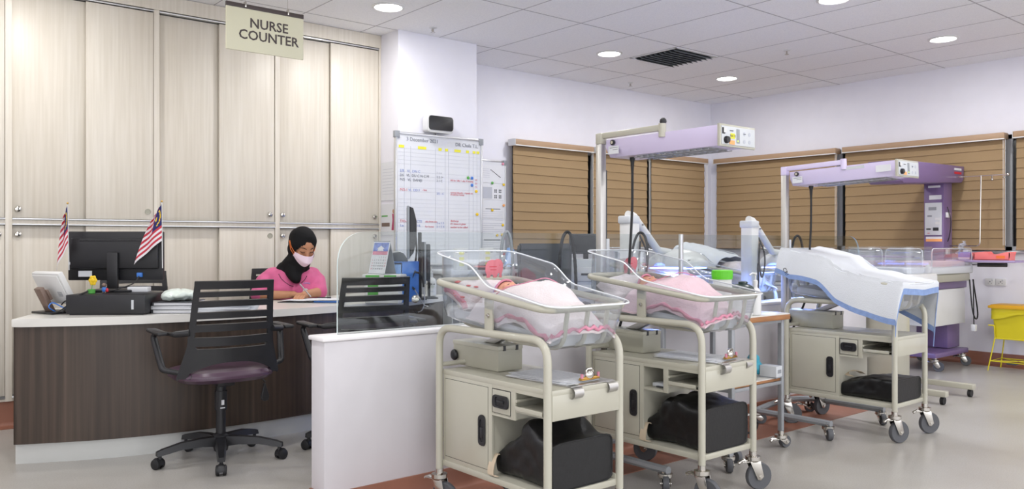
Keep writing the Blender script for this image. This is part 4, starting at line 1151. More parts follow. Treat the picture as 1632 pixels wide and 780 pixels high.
def trolley(label, x, y, rz=0, drawer=True, cast=(2.0, .6, 2.4, 1.2), tray=True, group=None):
    r = thing('bassinet_trolley', label, 'hospital trolley', (x, y, 0), rz, group)
    for xx in (0, TW):
        m = MB().use('cream_paint')
        m.tube(fillet([(xx, 0, .165), (xx, 0, .775), (xx, TL, .775), (xx, TL, .165)], .085, 8), .0155, 14)
        m.build('side_frame', r)
    m = MB().use('cream_paint'); m.cyl((0, TL, .30), (TW, TL, .30), .012).build('cross_bar', r); m = MB().use('cream_paint').cyl((0, TL, .615), (TW, TL, .615), .010); m.build('cross_bar', r)
    m = MB().use('cream_paint')
    e = .012; yd = .345                        # divider between cupboard and open side
    m.box(e - .0015, TW - e + .0015, -.0125, TL - .01, .575, .597, .003)
    m.box(e + .006, TW - e - .001, yd, TL - .0125, .216, .574)
    m.box(e, e + .012, yd - .006, TL - .012, .2, .58, .001)
    m.box(e + .003, TW - e - .003, .206, yd, .4555, .467).box(e + .003, TW - e - .003, .0, .21, .4875, .493)                 # floor of the drawer row
    m.box(e, TW - e, -.012, 0.0, .485, .58, .002)               # apron at the foot
    m.box(e + .004, TW - e - .004, .2055, .215, .4552, .579).box(TW - e - .006, TW - e - .0005, 0.001, yd, .4872, .579)
    m.box(e, e + .01, 0, .022, .485, .58, .001).box(e, e + .010, .195, .222, .455, .58, .001).box(e - .0005, e + .009, 0.0005, yd - .007, .562, .579).box(e - .0005, e + .009, .2225, yd - .007, .4555, .463)
    m.box(e - .004, TW - e + .004, 0.002, TL - .006, .190, .215, .003)
    m.box(TW - e - .008, TW - e + .0005, 0.004, TL - .014, .2145, .235)
    m.build('cabinet', r)
    MB().use('dark_gap').box(e - .0004, e + .003, yd + .0155, TL - .0275, .2335, .5605).build('door_gap', r)
    d = MB().use('cream_paint').box(e - .0018, e + .002, yd + .017, TL - .029, .235, .559, .002).build('door', r)
    pull(d, 'handle', e - .004, yd + .05, .385, True)
    if drawer:
        MB().use('dark_gap').box(e - .0008, e + .003, .2228, .3342, .4678, .5602).build('drawer_gap', r)
        d = MB().use('cream_paint').box(e - .0018, e + .002, .224, .333, .469, .559, .002).build('drawer', r); pull(d, 'handle', e - .004, .278, .515, False)
    else:
        m = MB().use('pale_grey').box(e + .04, e + .2, .24, .32, .468, .485, .003).use('dark_grey').box(e + .03, e + .18, .225, .29, .468, .474, .002); m.build('papers', r)
    m = MB().use('cream_paint').box(e - .006, e + .30, .035, .188, .503, .507).box(e - .008, e - .003, .035, .188, .496, .513, .001).cyl((e, .19, .53), (e + .28, .19, .53), .006, seg=8); m.build('sliding_tray', r)
    for i, (cx, cy) in enumerate(((0, 0), (TW, 0), (0, TL), (TW, TL))): big_caster(r, cx, cy, cast[i])
    # tilt unit on the cabinet top
    m = MB().use('cream_dark').box(.13, .26, .445, .76, .598, .70, .003).use('cream_paint').box(.128, .262, .443, .762, .685, .703, .003)
    m.use('black_plastic').box(.155, .168, .4415, .445, .682, .703).box(.222, .235, .4415, .445, .682, .703)
    t = m.build('tilt_unit', r)
    MB().use('black_plastic').ball((.12, .74, .64), (.014, .022, .024)).build('tilt_knob', t)
    m = MB().use('brushed_steel'); m.prism([(.52, .705), (.60, .705), (.36, .80), (.30, .80)], .17, .205, .002, 'x'); m.build('tilt_arm', t)
    # carrying brackets and the basket rim
    for s, xx in ((-1, 0), (1, TW)):
        m = MB().use('cream_paint'); m.rrect(.315, .365, .775, .925, .02, xx - .004, xx + .004, .001, 'x')
        m.use('chrome').lathe([(.001, -.011), (.008, -.01), (.009, -.006), (.009, .011)], 12, (xx, .34, .845), 'x'); m.build('bracket', r)
    B = basket_frame()
    m = MB().use('cream_paint'); m.T = B
    w = .215
    loop = fillet([(-w, 0, 0), (w, 0, 0), (w, .78, 0), (-w, .78, 0)], .075, 8, True)
    m.tube(loop, .0135, 12, True)
    bk = m.build('basket_rim', r)
    for k in (-1, 0, 1):
        m = MB().use('cream_paint'); m.T = B
        xx = k * .105
        m.tube(fillet([(xx, .003, -.004), (xx, .012, -.15), (xx, .30, -.175), (xx, .70, -.165), (xx, .777, -.004)], .07, 7), .0095, 10); m.build('basket_bar', r)
    return r
def tub(label, x, y, rz=0, group=None):
    r = thing('bassinet_tub', label, 'baby tub', (x, y, 0), rz, group)
    B = basket_frame()
    def prof(s):                               # rim height above the tube, s 0 foot .. .79 head
        if s < .34: return .018 + .05 * s
        if s < .52:
            t = (s - .34) / .18; t = t * t * (3 - 2 * t); return .035 + .07 * t
        return .105 + (s - .52) * .07
    w, L0, L1 = .203, -.03, .80
    def loop(n, ins, z, rr):
        a = fillet([(-w + ins, L0 + ins * 1.1, 0), (w - ins, L0 + ins * 1.1, 0), (w - ins, L1 - ins, 0), (-w + ins, L1 - ins, 0)], rr, 10, True)
        # resample evenly
        pts = a + [a[0]]; ls = [0]
        for i in range(1, len(pts)): ls.append(ls[-1] + (pts[i] - pts[i - 1]).length)
        out = []; j = 0
        for k in range(n):
            t = ls[-1] * k / n
            while ls[j + 1] < t: j += 1
            f = (t - ls[j]) / max(1e-6, ls[j + 1] - ls[j]); out.append(pts[j].lerp(pts[j + 1], f))
        return out
    m = MB().use('acrylic'); m.T = B; n = 120
    secs = []
    base = loop(n, 0, 0, .08)
    for ins, dep, rr in ((-.014, .0, .09), (0, .002, .08), (.004, None, .08), (.012, -.04, .075), (.022, -.11, .07), (.035, -.14, .06), (.06, -.152, .05), (.13, -.155, .03)):
        q = loop(n, ins, 0, rr); ring = []
        for i, p in enumerate(q):
            zr = prof(max(0, min(.79, base[i].y)))
            if dep is None: z = zr - .006
            elif dep >= 0: z = zr - dep * 0
            else: z = dep
            ring.append(m.V((p.x, p.y, z)))
        secs.append(ring)
    for a, b in zip(secs[:-1], secs[1:]):
        for i in range(n): m.Fc([a[i], a[(i + 1) % n], b[(i + 1) % n], b[i]])
    m.Fc(secs[-1]); m.thick(.003); m.build('shell', r)
    e = MB().use('acrylic_edge'); e.T = B
    q = loop(n, -.015, 0, .09); e.tube([(p.x, p.y, prof(max(0, min(.79, base[i].y))) - .002) for i, p in enumerate(q)], .0032, 6, True); 
    e.build('rim', r)
    return r
def elephant(label, x, y, rz, dull=False, px=.09, py=.765, group=None):
    r = thing('elephant_card', label, 'card', (x, y, 0), rz, group); m = MB().use('elephant_dull' if dull else 'elephant'); m.T = basket_frame() @ Matrix.Translation((px, py, .046)) @ Matrix.Rotation(radians(8), 4, 'X') @ Matrix.Scale(.86, 4)
    out = [(-.052, -.01), (-.055, .025), (-.04, .045), (-.018, .052), (.0, .048), (.015, .056), (.04, .05), (.056, .03), (.062, 0), (.058, -.03), (.064, -.045), (.056, -.052), (.045, -.04), (.045, -.018), (.03, -.022), (.028, -.052), (.008, -.052), (.004, -.028), (-.015, -.028), (-.018, -.055), (-.036, -.055), (-.04, -.028)]
    out = [(p.x, p.y) for p in fillet([(a, b, 0) for a, b in out], .012, 3, True)]
    m.prism(out, -.0015, .0015, .0005, 'y'); m.build('card', r)
    q = MB().use('red'); q.T = m.T
    for k in range(2): q.box(-.03 + .01 * k, .018, -.0022, -.0014, .012 - k * .016, .015 - k * .016)
    q.box(.035, .038, -.0022, -.0014, .02, .023); q.build('marks', r)
    return r
def mattress(label, x, y, rz=0, group=None):
    r = MB().use('mattress'); r.T = basket_frame(); r.rrect(-.15, .15, .05, .73, .05, -.15, -.105, .015)
    return single(r, 'mattress', label, 'mattress', (x, y, 0), rz, group)

def baby(label, x, y, rz, seed, trim=True, hat='hat_purple', turned=.3):
    root = thing('baby', label, 'baby', (x, y, 0), rz)
    B = basket_frame(); hz = -.045
    hc = Vector((.03, .57, hz))
    m = MB().use('skin_baby'); m.T = B
    hc = hc + Vector((0, 0, .012)); m.ball(hc, (.052, .058, .052)); m.ball(hc + Vector((.0, -.03, .012)), (.04, .036, .04)); m.caps(hc + Vector((0, -.028, .045)), hc + Vector((0, -.036, .052)), .007, .008)
    for s in (-1, 1): m.ball(hc + Vector((s * .024, -.026, .034)), (.018, .018, .014)); m.ball(hc + Vector((s * .052, 0, 0)), (.008, .014, .016))
    m.ball(hc + Vector((0, -.048, .036)), (.012, .007, .007))
    m.caps(hc + Vector((0, -.05, -.01)), (.0, .46, -.05), .03, .055); m.caps((0, .46, -.05), (0, .28, -.05), .06, .055)
    for s in (-1, 1): m.caps((s * .03, .28, -.06), (s * .045, .19, -.03), .033, .026); m.caps((s * .045, .19, -.03), (s * .03, .12, -.08), .024, .018); m.caps((s * .065, .46, -.04), (s * .03, .38, -.0), .022, .018)
    fuse(m, 'body', root, .006, 4)
    e = MB().use('brow'); e.T = B
    for s in (-1, 1): e.tube([hc + Vector((s * .012, -.032, .048)), hc + Vector((s * .022, -.036, .047)), hc + Vector((s * .032, -.032, .042))], .0012, 6)
    e.use('red').tube([hc + Vector((-.008, -.055, .04)), hc + Vector((.008, -.055, .04))], .0022, 6); e.build('face_lines', root)
    h = MB().use(hat); h.T = B
    h.grid(lambda u, v: tuple(hc + Vector((.057 * cos(2 * pi * u) * cos(v * 1.5), .012 + .052 * sin(v * 1.5) - .002, .057 * sin(2 * pi * u) * cos(v * 1.5)))), 28, 10, True); h.thick(.003)
    h.use('trim_pink'); h.tube([tuple(hc + Vector((.058 * cos(a * pi / 14), .012, .058 * sin(a * pi / 14)))) for a in range(28)], .005, 8, True)
    h.build('knitted_hat', root)
    # swaddling towel: body mound with folds, tucked at the sides, trimmed hem turned back
    rnd = random.Random(seed)
    kn = (rnd.uniform(-.01, .02), .235, .055)
    s = MB().use('towel_pink' if seed % 2 else 'towel_white'); s.T = B
    def top(x_, y_):
        prof = [(0.0, -.085), (.05, -.055), (.14, .01), (.24, .062), (.32, .058), (.42, .03), (.52, .0), (.56, -.02), (.6, -.06)]
        for (a, za), (b, zb) in zip(prof[:-1], prof[1:]):
            if a <= y_ <= b:
                t = (y_ - a) / (b - a); t = t * t * (3 - 2 * t); z = za + (zb - za) * t; break
        else: z = prof[0][1] if y_ < 0 else prof[-1][1]
        half = .168 + .01 * sin(y_ * 8)
        k = min(1, abs(x_) / half); z2 = -.125 + (z + .125) * (1 - k ** 2.4) ** .6
        return z2
    def fold(x_, y_):
        return .010 * noise.noise(Vector((x_ * 14 + seed, y_ * 7, seed))) + .005 * noise.noise(Vector((x_ * 30, y_ * 22 + seed, 3))) + .006 * max(0, 1 - abs((x_ - .02) * .8 + (y_ - .36) * .5) / .02)
    def cl(u, v):
        y_ = -.0 + v * .56; x_ = (u - .5) * .345; return (x_, y_ + .02 * sin(u * 5 + seed), top(x_, y_) + fold(x_, y_))
    s.grid(cl, 46, 64); s.thick(.008); s.build('swaddle', root)
    w2 = MB().use('towel_white' if seed % 2 else 'towel_pink'); w2.T = B
    def shoulder(u, v):
        a = (u - .5) * 3.0; rr = .095 + .010 * sin(u * 9 + seed); return (rr * sin(a) * 1.25, .44 + v * .09 - .05 * abs(sin(a)) * v, -.085 + rr * cos(a) * (1 - .25 * v) * 1.0 + .006 * noise.noise(Vector((u * 9, v * 6, seed))))
    w2.grid(shoulder, 30, 10); w2.thick(.008); w2.build('shoulder_fold', root)
    if trim:
        t = MB().use('trim_pink'); t.T = B
        p = []
        for k in range(26):
            u = k / 25; q = Vector(cl(min(.97, max(.03, u)), .02)); p.append(q + Vector((0, -.006, .006 + .006 * sin(k * 1.9))))
        t.tube(p, [.007 + .002 * sin(k * 2.3) for k in range(26)], 10)
        p = [Vector(cl(.012, .03 + k * .036)) + Vector((.003 * sin(k * 2), 0, .006 + .006 * sin(k * 1.1))) for k in range(20)]
        t.tube(p, [.008 + .002 * sin(k * 1.7) for k in range(20)], 10)
        p = [Vector(cl(.988, .03 + k * .036)) + Vector((0, 0, .006 + .006 * sin(k * 1.3))) for k in range(14)]
        t.tube(p, .008, 10)
        t.build('pink_hem', root)
        e = MB().use('trim_pink'); e.T = B
        p = [Vector((x_, .36 - .12 * (x_ / .13) + .0, 0)) for x_ in [-.13 + .013 * k for k in range(21)]]
        p = [Vector((q.x, q.y, top(q.x, q.y) + fold(q.x, q.y) + .006)) for q in p]; e.tube(p, .0022, 6); e.build('seam', root)
    return root
def pillow(label, x, y, rz, seed, mm='towel_white', y0=.60, spots=True):
    m = MB().use(mm); m.T = basket_frame()
    def f(u, v):
        x_ = (u - .5) * .34; y_ = y0 + v * .16; e = (1 - abs(2 * u - 1) ** 3) * (1 - abs(2 * v - 1) ** 3)
        return (x_, y_, -.095 + .07 * e ** .6 + .014 * noise.noise(Vector((x_ * 18 + seed, y_ * 18, seed))) + .05 * v)
    m.grid(f, 34, 22); m.thick(.012)
    if spots:
        for n_, k in (('trim_pink', 0),):
            m.use('red')
            for q in range(9):
                u, v = random.random() * .3, random.random(); p_ = Vector(f(u, v)); m.ball(p_ + Vector((0, 0, .012)), (.012, .010, .004), 8, 6)
            m.use('trim_pink'); m.tube([Vector(f(.02, k / 12)) + Vector((0, 0, .006)) for k in range(13)], .012, 8)
    return single(m, 'patterned_cloth' if spots else 'folded_cloth', label, 'cloth', (x, y, 0), rz)
def clipboard(label, x, y, rz=0, seed=0):
    r = thing('chart_clipboard', label, 'clipboard', (x, y, 0), rz)
    T = Matrix.Translation((.215, .128, .598)) @ Matrix.Rotation(radians(3 + seed), 4, 'Z')
    m = MB().use('brushed_steel'); m.T = T
    m.box(-.12, .125, -.135, .22, .0, .003, .001)
    for a, b in ((-.12, -.07), (.072, .125)):
        m.grid(lambda u, v: (a + (b - a) * u, -.135 - .022 * sin(v * 3.6), .0015 - .022 * (1 - cos(v * 3.6))), 6, 12)
    m.build('board', r)
    for k in range(4):
        s = MB().use('paper' if k != 1 else 'paper_grey'); s.T = T @ Matrix.Translation((.005 * k - .02, .01 * k, .0034 + k * .002)) @ Matrix.Rotation(radians((3, -6, 9, -2)[k]), 4, 'Z')
        s.box(-.095, .10, -.10, .20, 0, .0014); s.use('grid_ink')
        if k == 3:
            for q in range(12): s.box(-.08, .08, -.08 + q * .022, -.079 + q * .022, .0014, .0017)
        s.build('sheet', r)
    c = MB().use('brass'); c.T = T @ Matrix.Translation((.02, -.10, .012))
    c.box(-.05, .05, -.01, .012, 0, .003, .001); c.tube([(-.05, 0, .005), (.05, 0, .005)], .007, 10)
    c.use('chrome').ball((0, 0, .018), (.024, .014, .018)); c.tube(fillet([(-.018, .0, .01), (-.02, .0, .04), (.02, .0, .04), (.018, .0, .01)], .01), .0045, 8)
    c.use('picture_pink').cyl((-.046, -.004, .008), (-.046, -.004, .024), .006, seg=10).cyl((.046, -.004, .008), (.046, -.004, .024), .006, seg=10); c.build('clip', r)
    return r
def black_bag(label, x, y, rz, style):
    r = thing('black_bag', label, 'bag', (x, y, 0), rz)
    H = (.20, .20, .125)[style]
    # soft box bag lying on its side: base panel stands at the foot end, the mouth slumps towards the cupboard
    def f(u, v):
        a = 2 * pi * u; n = 9 if v < .5 else 6; c_, s_ = cos(a), sin(a); k = 1 / ((abs(c_) ** n + abs(s_) ** n) ** (1 / n))
        y_ = .012 + v * .36; hh = H * (1 - .0 * v) * (1 - .50 * max(0, v - .45) ** 1.3 / .55)
        if style == 0: hh = H * (.88 + .42 * math.exp(-((v - .42) / .16) ** 2) * (1 - .5 * abs(c_)) - 1.1 * max(0, v - .5) ** 1.1)
        if style == 1: hh = H * (.95 + .16 * math.exp(-((v - .5) / .25) ** 2) - 1.3 * max(0, v - .62) ** 1.1)
        X = .19 + (.155 - .01 * v) * c_ * k; Z = .217 + hh / 2 + hh / 2 * s_ * k
        w = noise.noise(Vector((X * 9, y_ * 8, Z * 9 + style * 5))) * .016 * min(1, v * 3) + noise.noise(Vector((X * 25, y_ * 22, Z * 25))) * .006 * min(1, v * 3)
        return (X - w, y_ + w * .6, max(.2165, Z + w * (s_ > -.5)))
    m = MB().use('black_fabric'); g = m.grid(f, 64, 40, True)
    m.Fc(g[0][::-1]); m.Fc(g[-1]); bmesh.ops.recalc_face_normals(m.bm, faces=m.bm.faces[:]); m.build('body', r)
    s = MB().use('black_fabric'); s.tube([f(k / 64, .0) for k in range(64)], .004, 6, True); s.build('edge_piping', r)
    h = MB().use('handle_beige')
    if style == 2: pts = [(.22, .30, .335), (.2, .33, .352), (.15, .36, .35), (.10, .34, .34), (.08, .30, .334)]
    else: pts = [(.08, .33, .27), (.04, .345, .30), (.012, .338, .27), (.002, .335, .225), (.01, .31, .222)]
    c = cat_rom(pts, 6); A = [h.V(q + Vector((0, -.018, 0))) for q in c]; Bv = [h.V(q + Vector((0, .018, 0))) for q in c]
    for i in range(len(c) - 1): h.Fc([A[i], A[i + 1], Bv[i + 1], Bv[i]])
    h.thick(.003); h.build('handle', r)
    return r
Y0 = 2.20
X1, X2, X3 = 1.995, 2.885, 4.63
trolley('first cream bassinet trolley, beside the end of the white partition', X1, Y0, 0, True, (1.2, 1.0, 1.9, 2.6))
tub('clear tub on the first bassinet trolley', X1, Y0); mattress('white mattress in the first clear tub', X1, Y0)
baby('baby in a purple hat under a white and pink towel, in the first tub', X1, Y0, 0, 2)
pillow('patterned white and red cloth behind the head of the first baby', X1, Y0, 0, 1)
elephant('pink elephant card on the head end of the first tub', X1, Y0, 0)
clipboard('metal chart clipboard with papers on the first trolley', X1, Y0)
black_bag('black bag with a raised fold on the lower shelf of the first trolley', X1, Y0, 0, 0)
trolley('second cream bassinet trolley, the one with an open cubby instead of a drawer', X2, Y0, 0, False, (1.7, 2.7, 2.2, 2.0))
tub('clear tub on the second bassinet trolley', X2, Y0); mattress('white mattress in the tub of the second trolley', X2, Y0)
baby('baby wrapped in a pale pink towel in the tub of the second trolley', X2, Y0, 0, 3, True, 'white_matte')
pillow('plain white folded cloth in the tub of the second trolley', X2, Y0, 0, 4, 'towel_white', .58, False)
elephant('pink elephant card on the head end of the second tub', X2, Y0, 0)
clipboard('metal chart clipboard with papers on the second trolley', X2, Y0, 0, 4)
black_bag('rounded black bag on the lower shelf of the second trolley', X2, Y0, 0, 1)
trolley('third cream bassinet trolley, with the white and blue cloth over it', X3, Y0, 0, True, (2.75, 2.6, 2.2, 2.9))
tub('clear tub hidden under the white and blue cloth', X3, Y0); mattress('white mattress in the tub under the white and blue cloth', X3, Y0)
black_bag('flat black bag on the lower shelf of the third trolley', X3, Y0, 0, 2)
# the cloth draped over the third tub
def drape():
    m = MB(); m.use('sheet_white'); m.use('sheet_blue')
    B = basket_frame()
    def rim(y):
        if y < .34: return .018 + .05 * y
        if y < .52:
            t = (y - .34) / .18; t = t * t * (3 - 2 * t); return .035 + .07 * t
        return .105 + (y - .52) * .07
    def fn(u, v):
        s = -.11 + v * 1.02                      # along the tub: foot overhang .. head overhang
        y = min(max(s, -.042), .815); ov = (-.042 - s) if s < -.042 else 0; oh = (s - .815) if s > .815 else 0
        hn = .20 + .03 * sin(v * 7) + .07 * max(0, .25 - v) * 2 - .10 * max(0, v - .80) * 4; hf = .24 + .10 * max(0, .3 - v) * 3
        tot = hn + .436 + hf; a = u * tot
        z = rim(max(0, min(.79, y))) + .008
        if a < hn:
            q = (hn - a) ; X = -.222 - .018 * sin(q * 12) * (1 if q > .02 else 0) - q * .12; Z = z - q
        elif a < hn + .436:
            X = -.218 + (a - hn); Z = z - .012 * (1 - ((X) / .218) ** 2) + .010 * noise.noise(Vector((X * 7, y * 6, 1)))
        else:
            q = a - hn - .436; X = .222 + q * .10 + .012 * sin(y * 22) * min(1, q * 8); Z = z - q
        p = Vector((X, y, Z))
        if ov: p = Vector((X, -.047 - .1 * ov, Z - ov))
        if oh: p = Vector((X, .82 + .12 * oh, Z - oh))
        p.x += .005 * sin(y * 19 + u * 3) * (abs(X) > .22)
        w = B @ p
        return w
    nu, nv = 90, 90
    g = [[m.V(fn(i / (nu - 1), j / (nv - 1))) for i in range(nu)] for j in range(nv)]
    for j in range(nv - 1):
        for i in range(nu - 1):
            m.use('sheet_blue' if (i < 3 or i >= nu - 4 or j < 3 or j >= nv - 4) else 'sheet_white')
            m.Fc([g[j][i], g[j][i + 1], g[j + 1][i + 1], g[j + 1][i]])
    m.thick(.004)
    return m
r = thing('draped_cloth', 'white cloth with a blue hem draped over the third tub', 'cloth', (X3, Y0, 0))
drape().build('cloth', r)
t = MB().text('CRC', .035, basket_frame() @ wallM((-.253, .735, -.02), (0, -1, 0), (0, 0, 1)) @ Matrix.Rotation(radians(-50), 4, 'Z'), 'print_black', .0004, 'CENTER'); t.build('stamp', r)

# bassinets beyond the partition
for k, (x, y, lab, lc) in enumerate(((4.50, 3.62, 'bassinet trolley under the first phototherapy lamp, beyond the partition', 'first lamp'), (5.45, 3.72, 'bassinet trolley between the two phototherapy lamps, beyond the partition', 'rear middle'), (6.25, 3.45, 'bassinet trolley under the second phototherapy lamp', 'second lamp'))):
    trolley(lab, x, y, 0, True, (1, 2, 3, 1)); 
    nm = ('under the first phototherapy lamp', 'between the two phototherapy lamps', 'under the second phototherapy lamp')[k]
    tub('clear tub ' + nm, x, y); mattress('mattress in the tub ' + nm, x, y)
    baby('baby wrapped in a pale towel ' + nm, x, y, 0, 5 + k, False, 'white_matte')
    if k < 2: elephant(('faded' if k else 'small pink') + ' elephant card on the tub ' + nm, x, y, 0, k == 1, .05 if k else .1)
p = Vector((5.45, 3.72, 0))
m = MB().use('sheet_white'); m.T = basket_frame()
m.grid(lambda u, v: ((u - .5) * .46, .34 + v * .5, .095 + .06 * v - .10 * abs(2 * u - 1) ** 4 + .012 * noise.noise(Vector((u * 6, v * 6, 2)))), 30, 24); m.thick(.005)
single(m, 'draped_cloth', 'white cloth laid over the head of the tub between the two phototherapy lamps', 'cloth', tuple(p))

# ================================================================== radiant warmers in front of the partition
def warmer(label, X, Y, ztop, pitch, arm, bx0, bx1):
    r = thing('radiant_warmer', label, 'baby warmer', (X, Y, 0))
    m = MB().use('brushed_steel').box(-.022, .016, -.018, .018, .10, ztop - .02, .002); m.use('dark_grey').box(.0165, .030, -.012, .012, .55, ztop - .15, .001); m.build('post', r)
    MB().use('pale_grey').box(.018, .04, -.02, .02, .70, 1.15, .002).build('lower_channel', r)
    m = MB().use('grey_steel')
    for s, xx in ((-1, bx0), (1, bx1)): m.tube(fillet([(0, .0, .11), (xx * .5, .0, .10), (xx, -.02, .09), (xx, -.52, .09)], .05), .019, 8)
    m.build('base_legs', r)
    MB().use('steel').lathe([(.03, .09), (.035, .10), (.03, .14), (.022, .16)], 20).build('base_hub', r)
    for xx in (bx0, bx1): big_caster(r, xx, -.50, .8, .035, .085)
    for xx in (bx0, bx1): big_caster(r, xx * .9, .0, 2.4, .035, .085)
    T = Matrix.Translation((0.0, -.03, ztop)) @ Matrix.Rotation(radians(-pitch), 4, 'X')
    h = MB().use('lilac_paint'); h.T = T
    h.prism([(-.0, -.045), (.03, -.088), (.235, -.088), (.262, -.05), (.262, 0), (.0, 0)], -.69, 0, .006, 'y')
    hd = h.build('heater_head', r)
    f = MB().use('cream_paint'); f.T = T
    f.prism([(-.003, -.095), (.268, -.095), (.268, .006), (-.003, .006)], -.70, -.685, .004, 'y')
    f.use('pale_grey').box(.006, .258, -.704, -.699, -.086, -.004, .001)
    f.build('front_frame', hd)
    p = MB().use('black_plastic'); p.T = T
    p.box(.008, .03, -.705, -.703, -.04, -.012).lathe([(.016, 0), (.017, -.006), (.014, -.016), (.001, -.017)], 20, (.036, -.703, -.066), 'y').use('white_plastic').box(.02, .04, -.706, -.703, -.034, -.012)
    p.build('knob', hd)
    p = MB().use('grey_plastic'); p.T = T
    p.box(.115, .138, -.706, -.703, -.076, -.012, .001).use('led_green').box(.121, .126, -.7075, -.705, -.07, -.063)
    p.use('grid_ink')
    for a, b in ((.175, -.03), (.175, -.065), (.215, -.03), (.215, -.065)): p.lathe([(.001, 0), (.009, 0), (.009, -.0012), (.001, -.0012)], 14, (a, -.704, b), 'y')
    p.use('print_black').box(.168, .184, -.7065, -.703, -.032, -.029).box(.066, .09, -.7065, -.7038, -.024, -.021)
    p.build('display', hd)
    q = MB(); q.T = T
    if arm == 'cream': q.use('yellow_label').box(.07, .102, -.706, -.7035, -.058, -.034)
    q.use('orange_label').box(.062, .10, -.706, -.7035, -.084, -.066)
    if arm != 'cream': q.use('paper').box(-.0016, 0, -.66, -.57, -.06, -.02)
    if arm != 'cream': q.use('pale_grey').box(-.0016, 0, -.5, -.36, -.026, -.008)
    q.use('paper').box(-.0016, 0, -.09, -.02, -.075, -.035).use('print_black').box(-.002, -.001, -.085, -.03, -.045, -.043).box(-.002, -.001, -.085, -.05, -.055, -.053); build_each(q, 'sticker', hd)
    if arm == 'cream':
        t = MB(); t.T = T; t.text('NICU', .017, wallM((.086, -.7062, -.046), (1, 0, 0)), 'print_black', .0003, 'CENTER'); t.build('sticker_text', hd)
    b = MB().use('black_plastic'); b.T = T; b.lathe([(.012, 0), (.014, -.004), (.014, -.012), (.010, -.014)], 18, (0, -.055, -.018), 'x').use('chrome').lathe([(.001, -.0145), (.008, -.0145), (.008, -.012)], 14, (0, -.055, -.018), 'x'); b.build('lock_knob', hd)
    g = MB().use('steel'); g.T = T
    g.box(.05, .21, -.60, -.15, -.0885, -.086)
    for k in range(13): g.cyl((.045, -.60 + k * .036, -.094), (.215, -.585 + k * .036, -.094), .0022, seg=6)
    for xx in (.06, .10, .16, .20): g.cyl((xx, -.62, -.097), (xx, -.14, -.097), .0022, seg=6)
    g.build('wire_guard', hd)
    a = MB().use('cream_paint' if arm == 'cream' else 'lilac_paint')
    a.box(-.024, .02, -.02, .02, ztop - .02, ztop + .036, .005); a.T = Matrix.Translation((0, 0, ztop + .007)) @ Matrix.Rotation(radians(-.3 if arm == 'cream' else -2.2), 4, 'X'); a.box(-.012, .014, -.41, .0, -.0, .03, .005).cyl((0, -.40, -.03), (0, -.40, .035), .018)
    a.build('support_arm', r)
    k = MB().use('black_plastic'); k.lathe([(.014, 0), (.017, .008), (.014, .02), (.006, .026)], 14, (0, -.405, ztop + .044)); 
    if arm == 'cream': k.build('top_knob', r)
    c = MB().use('rubber_black'); y0 = -.13
    c.lathe([(.014, ztop - .09), (.014, ztop - .10), (.010, ztop - .115), (.007, ztop - .16)], 12, (.09, y0, 0))
    pts = cat_rom([(.09, y0, ztop - .11), (.088, y0, ztop - .35), (.08, y0 + .01, ztop - .6), (.07, y0 + .02, ztop - .8), (.05, -.05, .62), (.035, -.015, .5), (.035, -.005, .14)], 8)
    c.tube(pts, .0068, 8); c.build('power_cable', r)
    return r
warmer('first lilac overhead baby warmer, the taller one above the first two tubs', 3.055, 2.96, 1.652, 0.3, 'cream', -.10, .38)
warmer('second lilac overhead baby warmer, above the cloth-covered tub', 4.79, 2.99, 1.585, 2.2, 'lilac', -.36, .27)

# grey steel side table with wooden top
r = thing('steel_side_table', 'small grey steel table with a wood-edged top beside the second trolley', 'table', (3.82, 2.79, 0))
m = MB().use('solid_surface').box(-.245, .27, -.265, .25, .735, .742, .001).use('wood_edge').box(-.247, .272, -.267, .252, .708, .7355, .002); m.build('tabletop', r)
m = MB().use('solid_surface').box(-.225, .235, -.235, .23, .385, .39, .001).use('wood_edge').box(-.228, .238, -.237, .232, .372, .3855, .001); m.build('lower_shelf', r)
m = MB().use('grey_steel')
for z in (.69, .352):
    m.box(-.225, .24, -.245, -.225, z, z + .018, .001).box(-.225, .24, .21, .23, z, z + .018, .001).box(-.235, -.215, -.24, .22, z, z + .018, .001).box(.22, .24, -.24, .22, z, z + .018, .001)
build_each(m, 'rail', r)
for sx in (-.225, .23):
    for sy in (-.235, .22): MB().use('grey_steel').box(sx - .0125, sx + .0125, sy - .0125, sy + .0125, .085, .708, .002).build('leg', r); big_caster(r, sx, sy, 2.2 + sx * 3, .034, .082)
